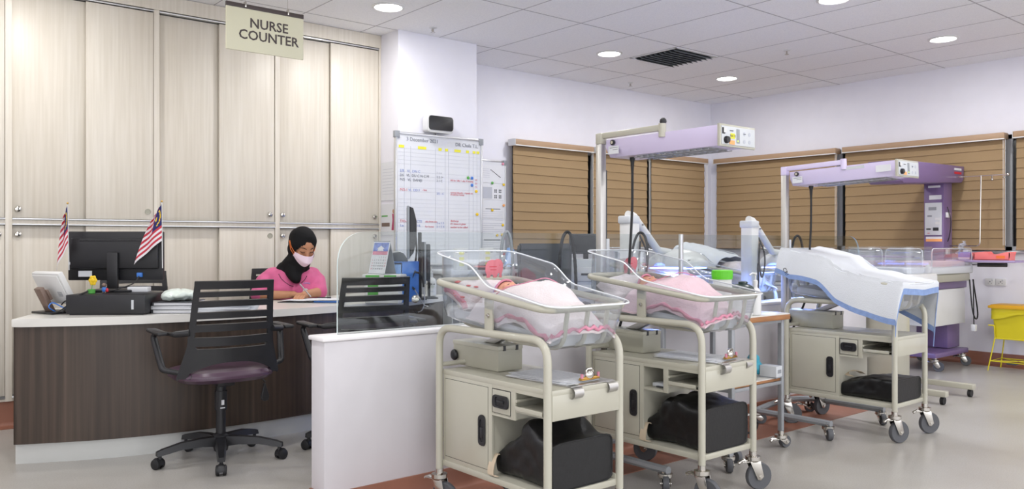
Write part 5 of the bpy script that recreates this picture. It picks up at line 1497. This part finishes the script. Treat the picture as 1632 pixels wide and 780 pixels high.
def tubjar(label, px, d, h, rr, lid, lidh, tag_col=None):
    p = at(px, d); r = thing('plastic_jar', label, 'jar', (p.x, p.y, .7425), yaw_cam(0))
    MB().use('white_plastic').lathe([(rr * .93, 0), (rr, .008), (rr, h * .8), (rr * .96, h * .82), (rr * .98, h)], 32).build('jar', r)
    l = MB().use(lid)
    if lid == 'green_lid':
        l.lathe([(rr * 1.04, h - .012), (rr * 1.06, h), (rr * 1.06, h + lidh), (rr * .98, h + lidh + .004), (.005, h + lidh + .004)], 40)
        for k in range(40): a = k * pi / 20; l.box(rr * 1.055 * cos(a) - .001, rr * 1.055 * cos(a) + .001, rr * 1.055 * sin(a) - .001, rr * 1.055 * sin(a) + .001, h, h + lidh)
    else:
        l.lathe([(rr * 1.0, h - .01), (rr * 1.14, h - .004), (rr * 1.12, h + .006), (rr * .9, h + lidh * .6), (rr * .55, h + lidh), (.005, h + lidh)], 36); l.lathe([(rr * .4, h + lidh - .002), (rr * .42, h + lidh + .012), (rr * .3, h + lidh + .016), (.005, h + lidh + .016)], 20)
    l.build('lid', r)
    if tag_col:
        t = MB().use(tag_col); t.grid(lambda u, v: ((rr + .0012) * cos(-1.9 + u * 1.2), (rr + .0012) * sin(-1.9 + u * 1.2), h * .12 + v * h * .5), 12, 4); t.use('grid_ink')
        for k in range(5): t.grid(lambda u, v: ((rr + .002) * cos(-1.85 + u * 1.0), (rr + .002) * sin(-1.85 + u * 1.0), h * .2 + k * .014 + v * .003), 10, 2)
        t.build('label', r)
tubjar('tall white jar with a bright green lid on the steel table', 1151, 4.62, .195, .054, 'green_lid', .035)
tubjar('white jar with a dark green domed lid on the steel table', 1184, 4.42, .13, .060, 'dark_lid', .035, 'grey_plastic')
p = at(1204, 4.40); pump_bottle('white pump bottle beside the jars on the steel table', (p.x, p.y, .7425), .165, .030)
p = at(1150, 4.55); r = thing('supply_tray', 'cream plastic tray with a clear lid on the lower shelf of the steel table', 'tray', (3.72, 2.74, .3905), 0)
m = MB().use('handle_beige'); m.box(-.14, .14, -.16, .16, 0, .004, .001)
for a in ((-.14, -.136, -.16, .16), (.136, .14, -.16, .16), (-.14, .14, -.16, -.156), (-.14, .14, .156, .16)): m.box(*a, 0, .06, .001)
m.build('tray', r)
MB().use('dark_grey').box(-.13, .13, -.15, .15, .06, .075, .004).build('contents', r)
p = (3.98, 2.68); m = MB().use('teal').ball((0, 0, .045), (.05, .05, .045)).use('teal'); m.ball((.01, .01, .09), (.035, .035, .03)); o = fuse(m, 'blue_bag', None, .006, 3, lambda v: v + Vector((0, 0, noise.noise(v * 30) * .01 * (v.z > .01)))); o.location = (p[0], p[1], .392); tag(o, 'small crumpled blue bag on the lower shelf of the steel table', 'bag'); o.data.materials.clear(); o.data.materials.append(M['teal'])
m = MB().use('pale_grey').box(-.035, .035, -.05, .05, .005, .065, .004).use('grey_plastic').box(-.033, .033, -.048, .048, 0, .006).box(-.02, .02, -.051, -.05, .025, .045)
single(m, 'supply_box', 'small grey box at the front corner of the lower shelf', 'box', (4.0, 2.585, .3905), .1)

# ================================================================== phototherapy lamps beyond the partition
def photolamp(label, X, Y, ztop, dx, dy):
    r = thing('phototherapy_lamp', label, 'medical lamp', (X, Y, 0), math.atan2(dy, dx))      # +x local points to the head
    L = sqrt(dx * dx + dy * dy)
    MB().use('white_plastic').box(-.05, .05, -.045, .045, .06, ztop - .03, .012).build('column', r)
    MB().use('pale_grey').box(-.06, .045, -.05, .05, ztop - .05, ztop + .0, .01).build('column_cap', r)
    m = MB().use('white_plastic'); m.tube(fillet([(-.02, 0, ztop + .01), (.04, 0, ztop), (L * .52, 0, ztop - .22), (L * .75, 0, ztop - .235)], .05), .024, 12); a = m.build('arm', r)
    MB().use('steel').cyl((.02, -.036, ztop - .02), (.02, .036, ztop - .02), .009, seg=10).build('bolt', a); MB().use('steel').cyl((.10, -.034, ztop - .055), (.10, .034, ztop - .055), .006, seg=10).build('bolt', a)
    m = MB().use('white_plastic')
    def sh(u, v):
        a_ = (u - .5) * pi; k = sin(max(.0, min(1, v)) * pi) ** .35 if 0 < v < 1 else 0
        return (L * .55 + v * .42, sin(a_) * (.05 + .14 * k), ztop - .33 + cos(a_) * (.03 + .10 * k) * .9)
    m.grid(sh, 22, 24); m.thick(.008); h = m.build('lamp_head', r)
    m = MB().use('dark_grey')
    for s in (-1, 1):
        for k in range(5): m.box(L * .55 + .10, L * .55 + .16, s * .15 - .012, s * .15 + .012, ztop - .335 + k * .012, ztop - .331 + k * .012)
    m.build('vents', h)
    MB().use('blue_glow').rrect(L * .55 + .05, L * .55 + .37, -.13, .13, .03, ztop - .345, ztop - .338).build('lamp_panel', h)
    l = bpy.data.lights.new('blue_lamp', 'AREA'); l.shape = 'RECTANGLE'; l.size = .3; l.size_y = .22; l.energy = 9; l.color = (.28, .42, 1)
    lo = bpy.data.objects.new('blue_lamp', l); COL.objects.link(lo); lo.parent = r; lo.location = (L * .55 + .21, 0, ztop - .36)
    m = MB().use('pale_grey')
    m.box(-.25, .35, -.03, .03, .045, .075, .01).box(-.25, -.19, -.22, .22, .045, .075, .01).box(.29, .35, -.22, .22, .045, .075, .01); m.build('base', r)
    for sx in (-.22, .32):
        for sy in (-.2, .2): m = MB().use('rubber_black'); m.lathe([(.01, -.012), (.022, -.012), (.022, .012), (.01, .012)], 18, (sx, sy, .022), 'y'); m.build('wheel', r)
    c = MB().use('rubber_black'); c.tube(cat_rom([(.05, -.04, ztop - .12), (.09, -.06, ztop - .22), (.10, -.06, ztop - .32), (.06, -.06, ztop - .4), (.03, -.055, ztop - .3), (.04, -.055, ztop - .16)], 8), .006, 8).tube(cat_rom([(.03, -.05, ztop - .3), (.02, -.055, ztop - .45), (.02, -.052, ztop - .6)], 6), .006, 8); c.build('cable', r)
    return r
photolamp('white phototherapy lamp with a blue glow, beyond the partition behind the first lilac warmer', 3.93, 3.56, 1.30, .56, .03)
photolamp('white phototherapy lamp with looped cable, the one behind the jars on the steel table', 5.03, 3.42, 1.285, .60, .05)

# high-backed grey chair, machine trolley, hoses
p = at(876, 6.1); r = thing('swivel_armchair', 'dark grey high-backed chair behind the glass screen', 'chair', (p.x, p.y, 0), yaw_cam(180 + 8))
m = MB().use('dark_grey')
m.grid(lambda u, v: ((u - .5) * (.40 + .04 * v) * (1 if abs(u - .5) < .46 or .1 < v < .9 else .97), -.24 - .05 * (v - .5) + .03 * (2 * u - 1) ** 2, .62 + v * .50), 20, 20); m.thick(.05); bmesh.ops.bevel(m.bm, geom=[e for e in m.bm.edges if e.calc_face_angle(0) > 1.0], offset=.015, segments=2, affect='EDGES'); m.build('backrest', r)
MB().use('dark_grey').rrect(-.23, .23, -.22, .24, .06, .44, .52, .015).build('seat', r)
MB().use('black_plastic').cyl((0, 0, .1), (0, 0, .44), .025).build('gas_column', r)
for s in (-1, 1): MB().use('black_plastic').tube(fillet([(s * .2, .0, .45), (s * .27, 0, .5), (s * .27, -.08, .68), (s * .27, .12, .68)], .04), .014, 8).build('armrest', r)
m = MB().use('black_plastic').tube([(0, -.22, .44), (0, -.27, .7)], .02, 8); m.build('back_bracket', r)
for k in range(5):
    a = 2 * pi * k / 5; m = MB().use('black_plastic').tube([(0, 0, .11), (.3 * cos(a), .3 * sin(a), .075)], .018, 8); q = m.build('star_arm', r); MB().use('rubber_black').lathe([(.01, -.018), (.027, -.018), (.027, .018), (.01, .018)], 16, (.3 * cos(a), .3 * sin(a), .0285), 'y').build('wheel', r)
p = at(940, 6.6); r = thing('monitor_cart', 'white drawer cart with a small dark screen behind the glass', 'medical cart', (p.x, p.y, 0), yaw_cam(-10))
m = MB().use('pale_grey').box(-.17, .17, -.2, .2, .12, 1.0, .01); m.build('cart_body', r)
for k, (za, zb) in enumerate(((.2, .42), (.45, .66), (.69, .80), (.83, .94))): q = MB().use('white_plastic').box(-.155, .155, -.212, -.2, za, zb, .004).build('drawer', r); MB().use('dark_grey').box(-.05, .05, -.222, -.212, (za + zb) / 2 - .008, (za + zb) / 2 + .008, .003).build('handle', q)
m = MB().use('dark_grey').box(-.16, .10, -.06, -.03, 1.04, 1.20, .008).use('screen').box(-.145, .085, -.063, -.06, 1.055, 1.185).use('black_plastic').box(-.05, -.01, -.04, .0, .995, 1.06, .004); m.build('screen', r)
for sx in (-.14, .14):
    for sy in (-.17, .17): m = MB().use('rubber_black').lathe([(.01, -.015), (.05, -.015), (.05, .015), (.01, .015)], 20, (sx, sy, .05), 'y'); m.use('steel').box(sx - .015, sx + .015, sy - .02, sy + .02, .09, .122); m.build('caster', r)
# suction unit with corrugated hoses
def hose_unit(label, px, d, col, wpx, topy, n):
    p = at(px, d); r = thing('hose_stand', label, 'medical hose', (p.x, p.y, 0), yaw_cam(0))
    zt = CAM_H - (topy - HOR) * d / F_PX; w = wpx * d / F_PX
    MB().use('pale_grey').box(-w * .5 - .06, w * .5 + .06, -.09, .09, .0, .62, .01).build('machine', r)
    MB().use('dark_grey').box(-w * .4, w * .4, -.094, -.09, .4, .55, .002).build('panel', r)
    m = MB().use(col); pts = cat_rom([(-w * .5, 0, .6), (-w * .52, 0, zt - .22), (-w * .35, 0, zt - .05), (0, .01, zt), (w * .32, .02, zt - .06), (w * .5, .02, zt - .25), (w * .55, .02, .6)], 14)
    m.tube(pts, [.0085 + .0015 * (k % 2) for k in range(len(pts))], 8); m.build('hose', r)
    return r
hose_unit('machine with a grey arched hose beyond the partition, beside the notice board', 808, 4.6, 'grey_plastic', 20, 370, 0)
hose_unit('machine with a black ribbed hose arched in front of the high-backed chair', 905, 4.7, 'rubber_black', 26, 370, 0)
single(MB().use('rubber_black').tube(cat_rom([P(1003, 440, 5.16), P(1008, 400, 5.14), P(1014, 378, 5.14), P(1021, 371, 5.14), P(1028, 378, 5.14), P(1032, 398, 5.14), P(1031, 425, 5.14), P(1026, 445, 5.14), P(1012, 450, 5.15)], 8), .008, 8), 'cable_loop', 'black cable loop hanging on the first phototherapy lamp', 'cable')
hose_unit('machine with a black loop of hose behind the second lilac warmer', 1272, 6.5, 'rubber_black', 22, 376, 0)

# grey counter below the whiteboard with its clutter
r = thing('grey_work_bench', 'grey work bench with upright file slots under the whiteboard', 'bench', (4.05, 5.30, 0))
MB().use('wall_unit').box(-.42, .62, -.22, .24, .885, .915, .003).build('worktop', r)
m = MB().use('wall_unit').box(-.40, .60, -.05, .23, .0, .885); m.use('grey_plastic').box(-.40, .60, -.19, -.05, .25, .27); m.build('body', r)
for k in range(14):
    x_ = -.38 + k * .072; m = MB().use('white_plastic'); m.tube(cat_rom([(x_, -.17, .88), (x_ + .004, -.175, .75), (x_ - .008 * (k % 2), -.17, .6), (x_ + .004, -.175, .45), (x_, -.17, .27)], 4), .005, 6); m.use('wall_unit').box(x_ - .002, x_ + .002, -.165, -.05, .27, .885); m.build('file_divider', r)
MB().use('red').box(-.3, .58, -.2, -.14, .24, .26, .002).use('blue_plastic').box(-.25, .60, -.21, -.13, .16, .235, .003).build('bottom_rail', r)
for k, (x_, lab) in enumerate(((3.86, 'clear rack of yellow tabs on the grey bench, next to the tall monitor'), (4.12, 'clear rack of yellow tabs on the grey bench, beside the blue bottles'))):
    r = thing('label_rack', lab, 'rack', (x_, 5.28, .9155)); MB().use('white_plastic').box(-.05, .05, -.03, .03, 0, .17, .003).build('frame', r)
    m = MB().use('yellow_label')
    for q in range(3): m.box(-.035, .01, -.032, -.03, .03 + q * .045, .055 + q * .045)
    m.use('print_black').box(.018, .04, -.0315, -.03, .135, .15); m.build('tabs', r)
for k, (x_, rot, lab) in enumerate(((4.34, 14, 'pale blue bottle leaning on the grey bench'), (4.50, -4, 'pale blue bottle behind the head of the first tub'))):
    m = MB().use('blue_light'); m.T = Matrix.Rotation(radians(rot), 4, 'Y'); m.rrect(-.03, .03, -.022, .022, .015, .012, .17, .006).use('white_plastic').cyl((0, 0, .17), (0, 0, .195), .012)
    single(m, 'blue_bottle', lab, 'bottle', (x_, 5.28, .9155), .2)
m = MB().use('dark_grey').box(-.12, .12, -.07, .07, 0, .02, .003).box(-.12, .12, .05, .07, 0, .035).use('pink_plastic').box(-.10, -.03, -.05, .03, .02, .032, .003).use('picture_pink').box(0, .07, -.05, .03, .02, .03, .003)
single(m, 'pen_tray', 'dark tray with pink items on the grey bench', 'tray', (4.02, 5.17, .9155), 0)
m = MB().use('dark_grey').box(-.12, .12, -.05, .05, 0, .018, .003).use('rubber_black').tube(cat_rom([(-.1, 0, .02), (-.05, .02, .04), (0, 0, .022), (.06, -.01, .035), (.1, .02, .02)], 6), .005, 6)
single(m, 'dark_tray', 'flat dark tray with a coiled cord on the grey bench', 'tray', (4.30, 5.14, .9155), 0)

# ================================================================== cream pedestal unit beyond the third trolley
r = thing('pedestal_incubator', 'white clear-sided baby incubator on a cream pedestal behind the cloth-covered tub', 'incubator', (6.22, 2.78, 0))
m = MB().use('handle_beige'); m.mat = None
MB().use('cream_paint').box(-.13, .13, .12, .34, .09, .80, .01).build('pedestal', r)
m = MB().use('cream_paint').box(-.26, -.20, -.30, .46, .055, .095, .006).box(.20, .26, -.30, .46, .055, .095, .006).box(-.22, .22, .16, .32, .055, .095, .006); m.build('base', r)
for sx in (-.23, .23):
    for sy in (-.27, .43): MB().use('rubber_black').lathe([(.01, -.012), (.027, -.012), (.027, .012), (.01, .012)], 18, (sx, sy, .0275), 'y').build('wheel', r)
MB().use('white_plastic').box(-.22, .22, -.05, .48, .80, .90, .02).build('deck', r)
m = MB().use('acrylic'); m.rrect(-.20, .20, -.03, .46, .06, .90, 1.10); m.build('hood', r)
MB().use('mattress').rrect(-.16, .16, .02, .41, .03, .9005, .94, .01).build('mattress', r)

# ================================================================== dark purple warmer with its bed, by the side wall
r = thing('purple_warmer_station', 'dark purple baby warmer station with a bed by the side wall', 'baby warmer', (7.95, 3.40, 0))
MB().use('purple_paint').box(-.03, .15, -.09, .09, .30, 1.70, .006).build('column', r)
m = MB().use('purple_paint').prism([(-.98, 1.655), (-.94, 1.635), (.22, 1.69), (.26, 1.72), (.27, 1.845), (-.98, 1.83)], -.15, .15, .01, 'y'); cn = m.build('canopy', r)
MB().use('paper').box(.05, .2, -.152, -.15, 1.80, 1.82).use('red').box(.05, .2, -.152, -.15, 1.765, 1.785).build('label', cn)
cp = MB().use('pale_grey').box(-.045, -.03, -.075, .075, 1.20, 1.50, .003).build('control_panel', r)
m = MB().use('print_black').box(-.047, -.044, -.05, .0, 1.24, 1.27).box(-.047, -.044, .02, .06, 1.25, 1.262).use('grey_plastic').box(-.047, -.044, -.03, .04, 1.43, 1.46).box(-.047, -.044, .01, .05, 1.37, 1.385).use('white_plastic').box(-.047, -.044, -.06, -.02, 1.34, 1.36).box(-.047, -.044, -.06, -.02, 1.30, 1.32).use('red').box(-.047, -.044, .03, .05, 1.215, 1.22); build_each(m, 'control', cp)
q = MB().use('paper').box(-.032, -.03, -.07, .04, 1.53, 1.57).box(-.032, -.03, -.06, .05, 1.64, 1.66).use('orange_label').box(-.032, -.03, -.075, .07, 1.14, 1.165).use('paper').box(-.032, -.03, -.075, .07, 1.165, 1.185).use('black_plastic').box(-.034, -.03, -.01, .01, .885 + .0, .905).box(-.034, -.03, -.01, .01, .92, .94); build_each(q, 'sticker', r)
for z in (1.02, 1.36): MB().use('white_plastic').box(.0, .05, -.115, -.09, z, z + .05, .005).build('cable_clip', r)
MB().use('rubber_black').tube(cat_rom([(.02, -.10, 1.46), (-.0, -.13, 1.38), (.0, -.14, 1.30), (.02, -.12, 1.2), (.03, -.1, 1.14)], 6), .004, 6).build('cable', r)
m = MB().use('chrome').tube(fillet([(.1, -.09, 1.10), (.1, -.35, 1.10), (.1, -.36, 1.70), (.1, -.36, 1.74)], .04), .006, 8).tube([(.1, -.15, 1.735), (.1, -.58, 1.735)], .006, 8).tube([(.1, -.45, 1.735), (.08, -.46, 1.70)], .005, 8).ball((.08, -.46, 1.695), .012).ball((.1, -.58, 1.735), .014).ball((.1, -.55, 1.71), .01); m.build('drip_rail', r)
m = MB().use('purple_light').box(-.14, .10, -.72, -.15, .955, .975, .006).use('purple_paint').box(-.05, .03, -.2, -.08, .94, .956); m.build('side_shelf', r)
m = MB().use('purple_light').box(-.30, -.06, .16, .70, .99, 1.005, .005).use('steel').box(-.08, -.02, .08, .2, .985, .995); m.build('side_shelf', r)
bed = MB().use('cream_dark').box(-.92, -.06, -.33, .35, .79, .86, .01).use('pale_grey').box(-.94, -.04, -.35, .37, .86, .925, .012); bd_ = bed.build('bed_deck', r)
MB().use('white_plastic').box(-.945, -.915, -.355, -.325, .855, .95, .008).box(-.945, -.915, .345, .375, .855, .95, .008).build('corner_post', bd_)
m = MB().use('towel_pink').rrect(-.90, -.08, -.31, .33, .05, .925, .965, .018); m.build('bed_mattress', r)
for a in ((-.945, -.935, -.30, .01), (-.945, -.935, .04, .34)):
    m = MB().use('acrylic'); q = fillet([(a[2], .915, 0), (a[3], .915, 0), (a[3], 1.08, 0), (a[2], 1.08, 0)], [0, 0, .04, .04], 5, True); m.prism([(v.x, v.y) for v in q], a[0], a[1], .001, 'x'); m.build('side_guard', r)
    e = MB().use('acrylic_edge'); e.tube([(a[0] + .005, v.x, v.y) for v in q], .003, 6, True); e.build('guard_edge', r)
m = MB().use('acrylic'); q = fillet([(-.88, .915, 0), (-.08, .915, 0), (-.08, 1.08, 0), (-.88, 1.08, 0)], [0, 0, .04, .04], 5, True); m.prism([(v.x, v.y) for v in q], -.355, -.345, .001, 'y'); m.build('side_guard', r)
e = MB().use('acrylic_edge'); e.tube([(v.x, -.35, v.y) for v in q], .003, 6, True); e.build('guard_edge', r)
m = MB().use('steel').cyl((-.08, -.30, .93), (.12, -.36, .93), .007).use('black_plastic').cyl((.02, -.36, .93), (.14, -.56, .93), .018); m.build('push_handle', r)
m = MB().use('purple_paint').box(-.75, .10, -.24, .24, .72, .79, .008); m.build('upper_carriage', r)
m = MB().use('white_plastic').box(-.62, .04, -.25, .20, .40, .72, .01); m.build('drawer_unit', r)
MB().use('purple_paint').box(-.12, .14, -.16, .12, .17, .40, .006).build('lower_column', r)
m = MB().use('purple_paint').box(-.55, .14, -.24, .24, .12, .165, .01).build('base', r)
for sx, sy in ((-.47, -.2), (.10, -.2), (-.47, .2), (.10, .2)): big_caster(r, sx, sy, 1.9, .045, .115)
m = MB().use('rubber_black').tube(cat_rom([(-.10, -.34, .80), (-.12, -.37, .55), (-.05, -.37, .45), (.05, -.35, .5), (.0, -.33, .8)], 8), .006, 8).tube([(-.07, -.36, .80), (-.07, -.365, .40)], .005, 8).use('white_plastic').box(-.09, -.05, -.385, -.345, .34, .40, .005); m.build('hanging_cable', r)
# things on the side shelf
m = MB().use('bag_clear').ball((0, 0, .05), (.07, .05, .05)).use('blue_light'); o = thing('supply_bag', 'clear bag of blue and white packets on the shelf of the purple station', 'bag', (7.93, 3.12, .976))
q = MB().use('paper').box(-.05, .05, -.05, .05, 0, .05, .008).use('blue_plastic').box(-.052, -.02, -.055, .05, .02, .07, .006).use('paper').box(-.03, .04, -.03, .02, .05, .09, .008); q.build('packets', o)
q = MB().use('bag_clear'); q.grid(lambda u, v: (-.05 + .1 * u + .02 * noise.noise(Vector((u * 5, v * 5, 1))), .05 - .03 * v + .05 * noise.noise(Vector((u * 4, v * 4, 3))), .05 + .12 * v), 12, 12); q.thick(.001); q.build('clear_wrap', o)
o = thing('pink_tray', 'pink plastic tray on the shelf of the purple station', 'tray', (7.93, 2.88, .976))
q = MB().use('pink_plastic').prism([(-.13, 0), (.15, 0), (.17, .065), (.05, .075), (.03, .05), (-.03, .05), (-.10, .07), (-.15, .075)], -.06, -.055, .001, 'x').prism([(-.13, 0), (.15, 0), (.17, .065), (.05, .075), (.03, .05), (-.03, .05), (-.10, .07), (-.15, .075)], .055, .06, .001, 'x').box(-.06, .06, -.13, .15, 0, .005).box(-.06, .06, .148, .155, 0, .06).box(-.06, .06, -.138, -.13, 0, .065).use('orange').box(-.062, -.06, -.1, -.03, .015, .04); q.build('tray', o)

# sockets and yellow bin
for k, (yy, lab) in enumerate(((3.065, 'white wall socket nearer the purple station'), (2.975, 'white wall socket nearer the yellow bin'))):
    o = thing('wall_socket', lab, 'socket', (XW, yy, .765), -pi / 2); MB().use('white_plastic').rrect(-.043, .043, -.032, .032, .006, -.012, 0, .003, 'y').build('plate', o)
    MB().use('dark_grey').box(-.004, .004, -.0128, -.0118, -.002, .008).box(-.018, -.010, -.0128, -.0118, -.014, -.010).box(.010, .018, -.0128, -.0118, -.014, -.010).build('pin_holes', o); MB().use('pale_grey').box(.012, .026, -.016, -.011, .012, .026, .002).build('switch', o)
o = thing('clinical_waste_bin', 'yellow lidded waste bin on a yellow wire stand by the wall', 'bin', (8.05, 2.74, 0), radians(-90))
def taper(z0, z1, a0, a1, b0, b1, mm, th=0):
    q = MB().use(mm); lo = fillet([(-a0, -b0, 0), (a0, -b0, 0), (a0, b0, 0), (-a0, b0, 0)], .03, 4, True); hi = fillet([(-a1, -b1, 0), (a1, -b1, 0), (a1, b1, 0), (-a1, b1, 0)], .03, 4, True)
    A = [q.V((p.x, p.y, z0)) for p in lo]; B_ = [q.V((p.x, p.y, z1)) for p in hi]; n = len(A)
    for i in range(n): q.Fc([A[i], A[(i + 1) % n], B_[(i + 1) % n], B_[i]])
    q.Fc(A[::-1]); q.Fc(B_); return q
taper(.29, .555, .15, .17, .11, .13, 'yellow_bin').build('bucket', o)
b = MB().use('yellow_lid').rrect(-.195, .195, -.155, .155, .03, .552, .575, .006).rrect(-.18, .18, -.14, .14, .03, .572, .582, .004); b.build('lid', o)
q = MB().use('yellow_bin'); q.grid(lambda u, v: ((.183 - .0 * v) * (1 / (abs(cos(2 * pi * u)) ** 6 + abs(sin(2 * pi * u)) ** 6) ** (1 / 6)) * cos(2 * pi * u) * (1 + .02 * noise.noise(Vector((u * 30, v * 4, 0)))), .143 * (1 / (abs(cos(2 * pi * u)) ** 6 + abs(sin(2 * pi * u)) ** 6) ** (1 / 6)) * sin(2 * pi * u) * (1 + .03 * noise.noise(Vector((u * 30, v * 4, 2)))), .552 - v * (.07 + .03 * sin(u * 13))), 60, 8, True); q.thick(.002); q.build('bag_cuff', o)
for sx in (-1, 1):
    for sy in (-1, 1): MB().use('yellow_bin').tube(fillet([(sx * .19, sy * .145, .0), (sx * .145, sy * .11, .29), (sx * .145, sy * .125, .40), (sx * .19, sy * .135, .40)], .015), .0055, 8).build('stand_leg', o)
m = MB().use('yellow_bin')
m.tube([(-.145, -.11, .285), (.145, -.11, .285), (.145, .11, .285), (-.145, .11, .285)], .005, 8, True).tube([(-.178, -.137, .085), (.178, -.137, .085), (.178, .137, .085), (-.178, .137, .085)], .004, 8, True).tube([(-.178, -.137, .085), (.178, .137, .085)], .004, 8).tube([(.178, -.137, .085), (-.178, .137, .085)], .004, 8); build_each(m, 'stand_ring', o)
MB().use('dark_grey').box(-.04, .04, -.16, -.10, .07, .08, .004).build('pedal', o)
# loose floor cable
m = MB().use('rubber_black').tube(cat_rom([(3.42, 2.98, .008), (3.55, 2.85, .008), (3.75, 2.9, .008), (4.0, 2.95, .008), (4.2, 2.85, .008), (4.42, 2.95, .008), (4.5, 3.02, .008)], 8), .006, 8)
single(m, 'floor_cable', 'black cable lying on the terracotta floor strip', 'cable')
bpy.context.view_layer.update()
bpy.data.scenes.remove(SCR)
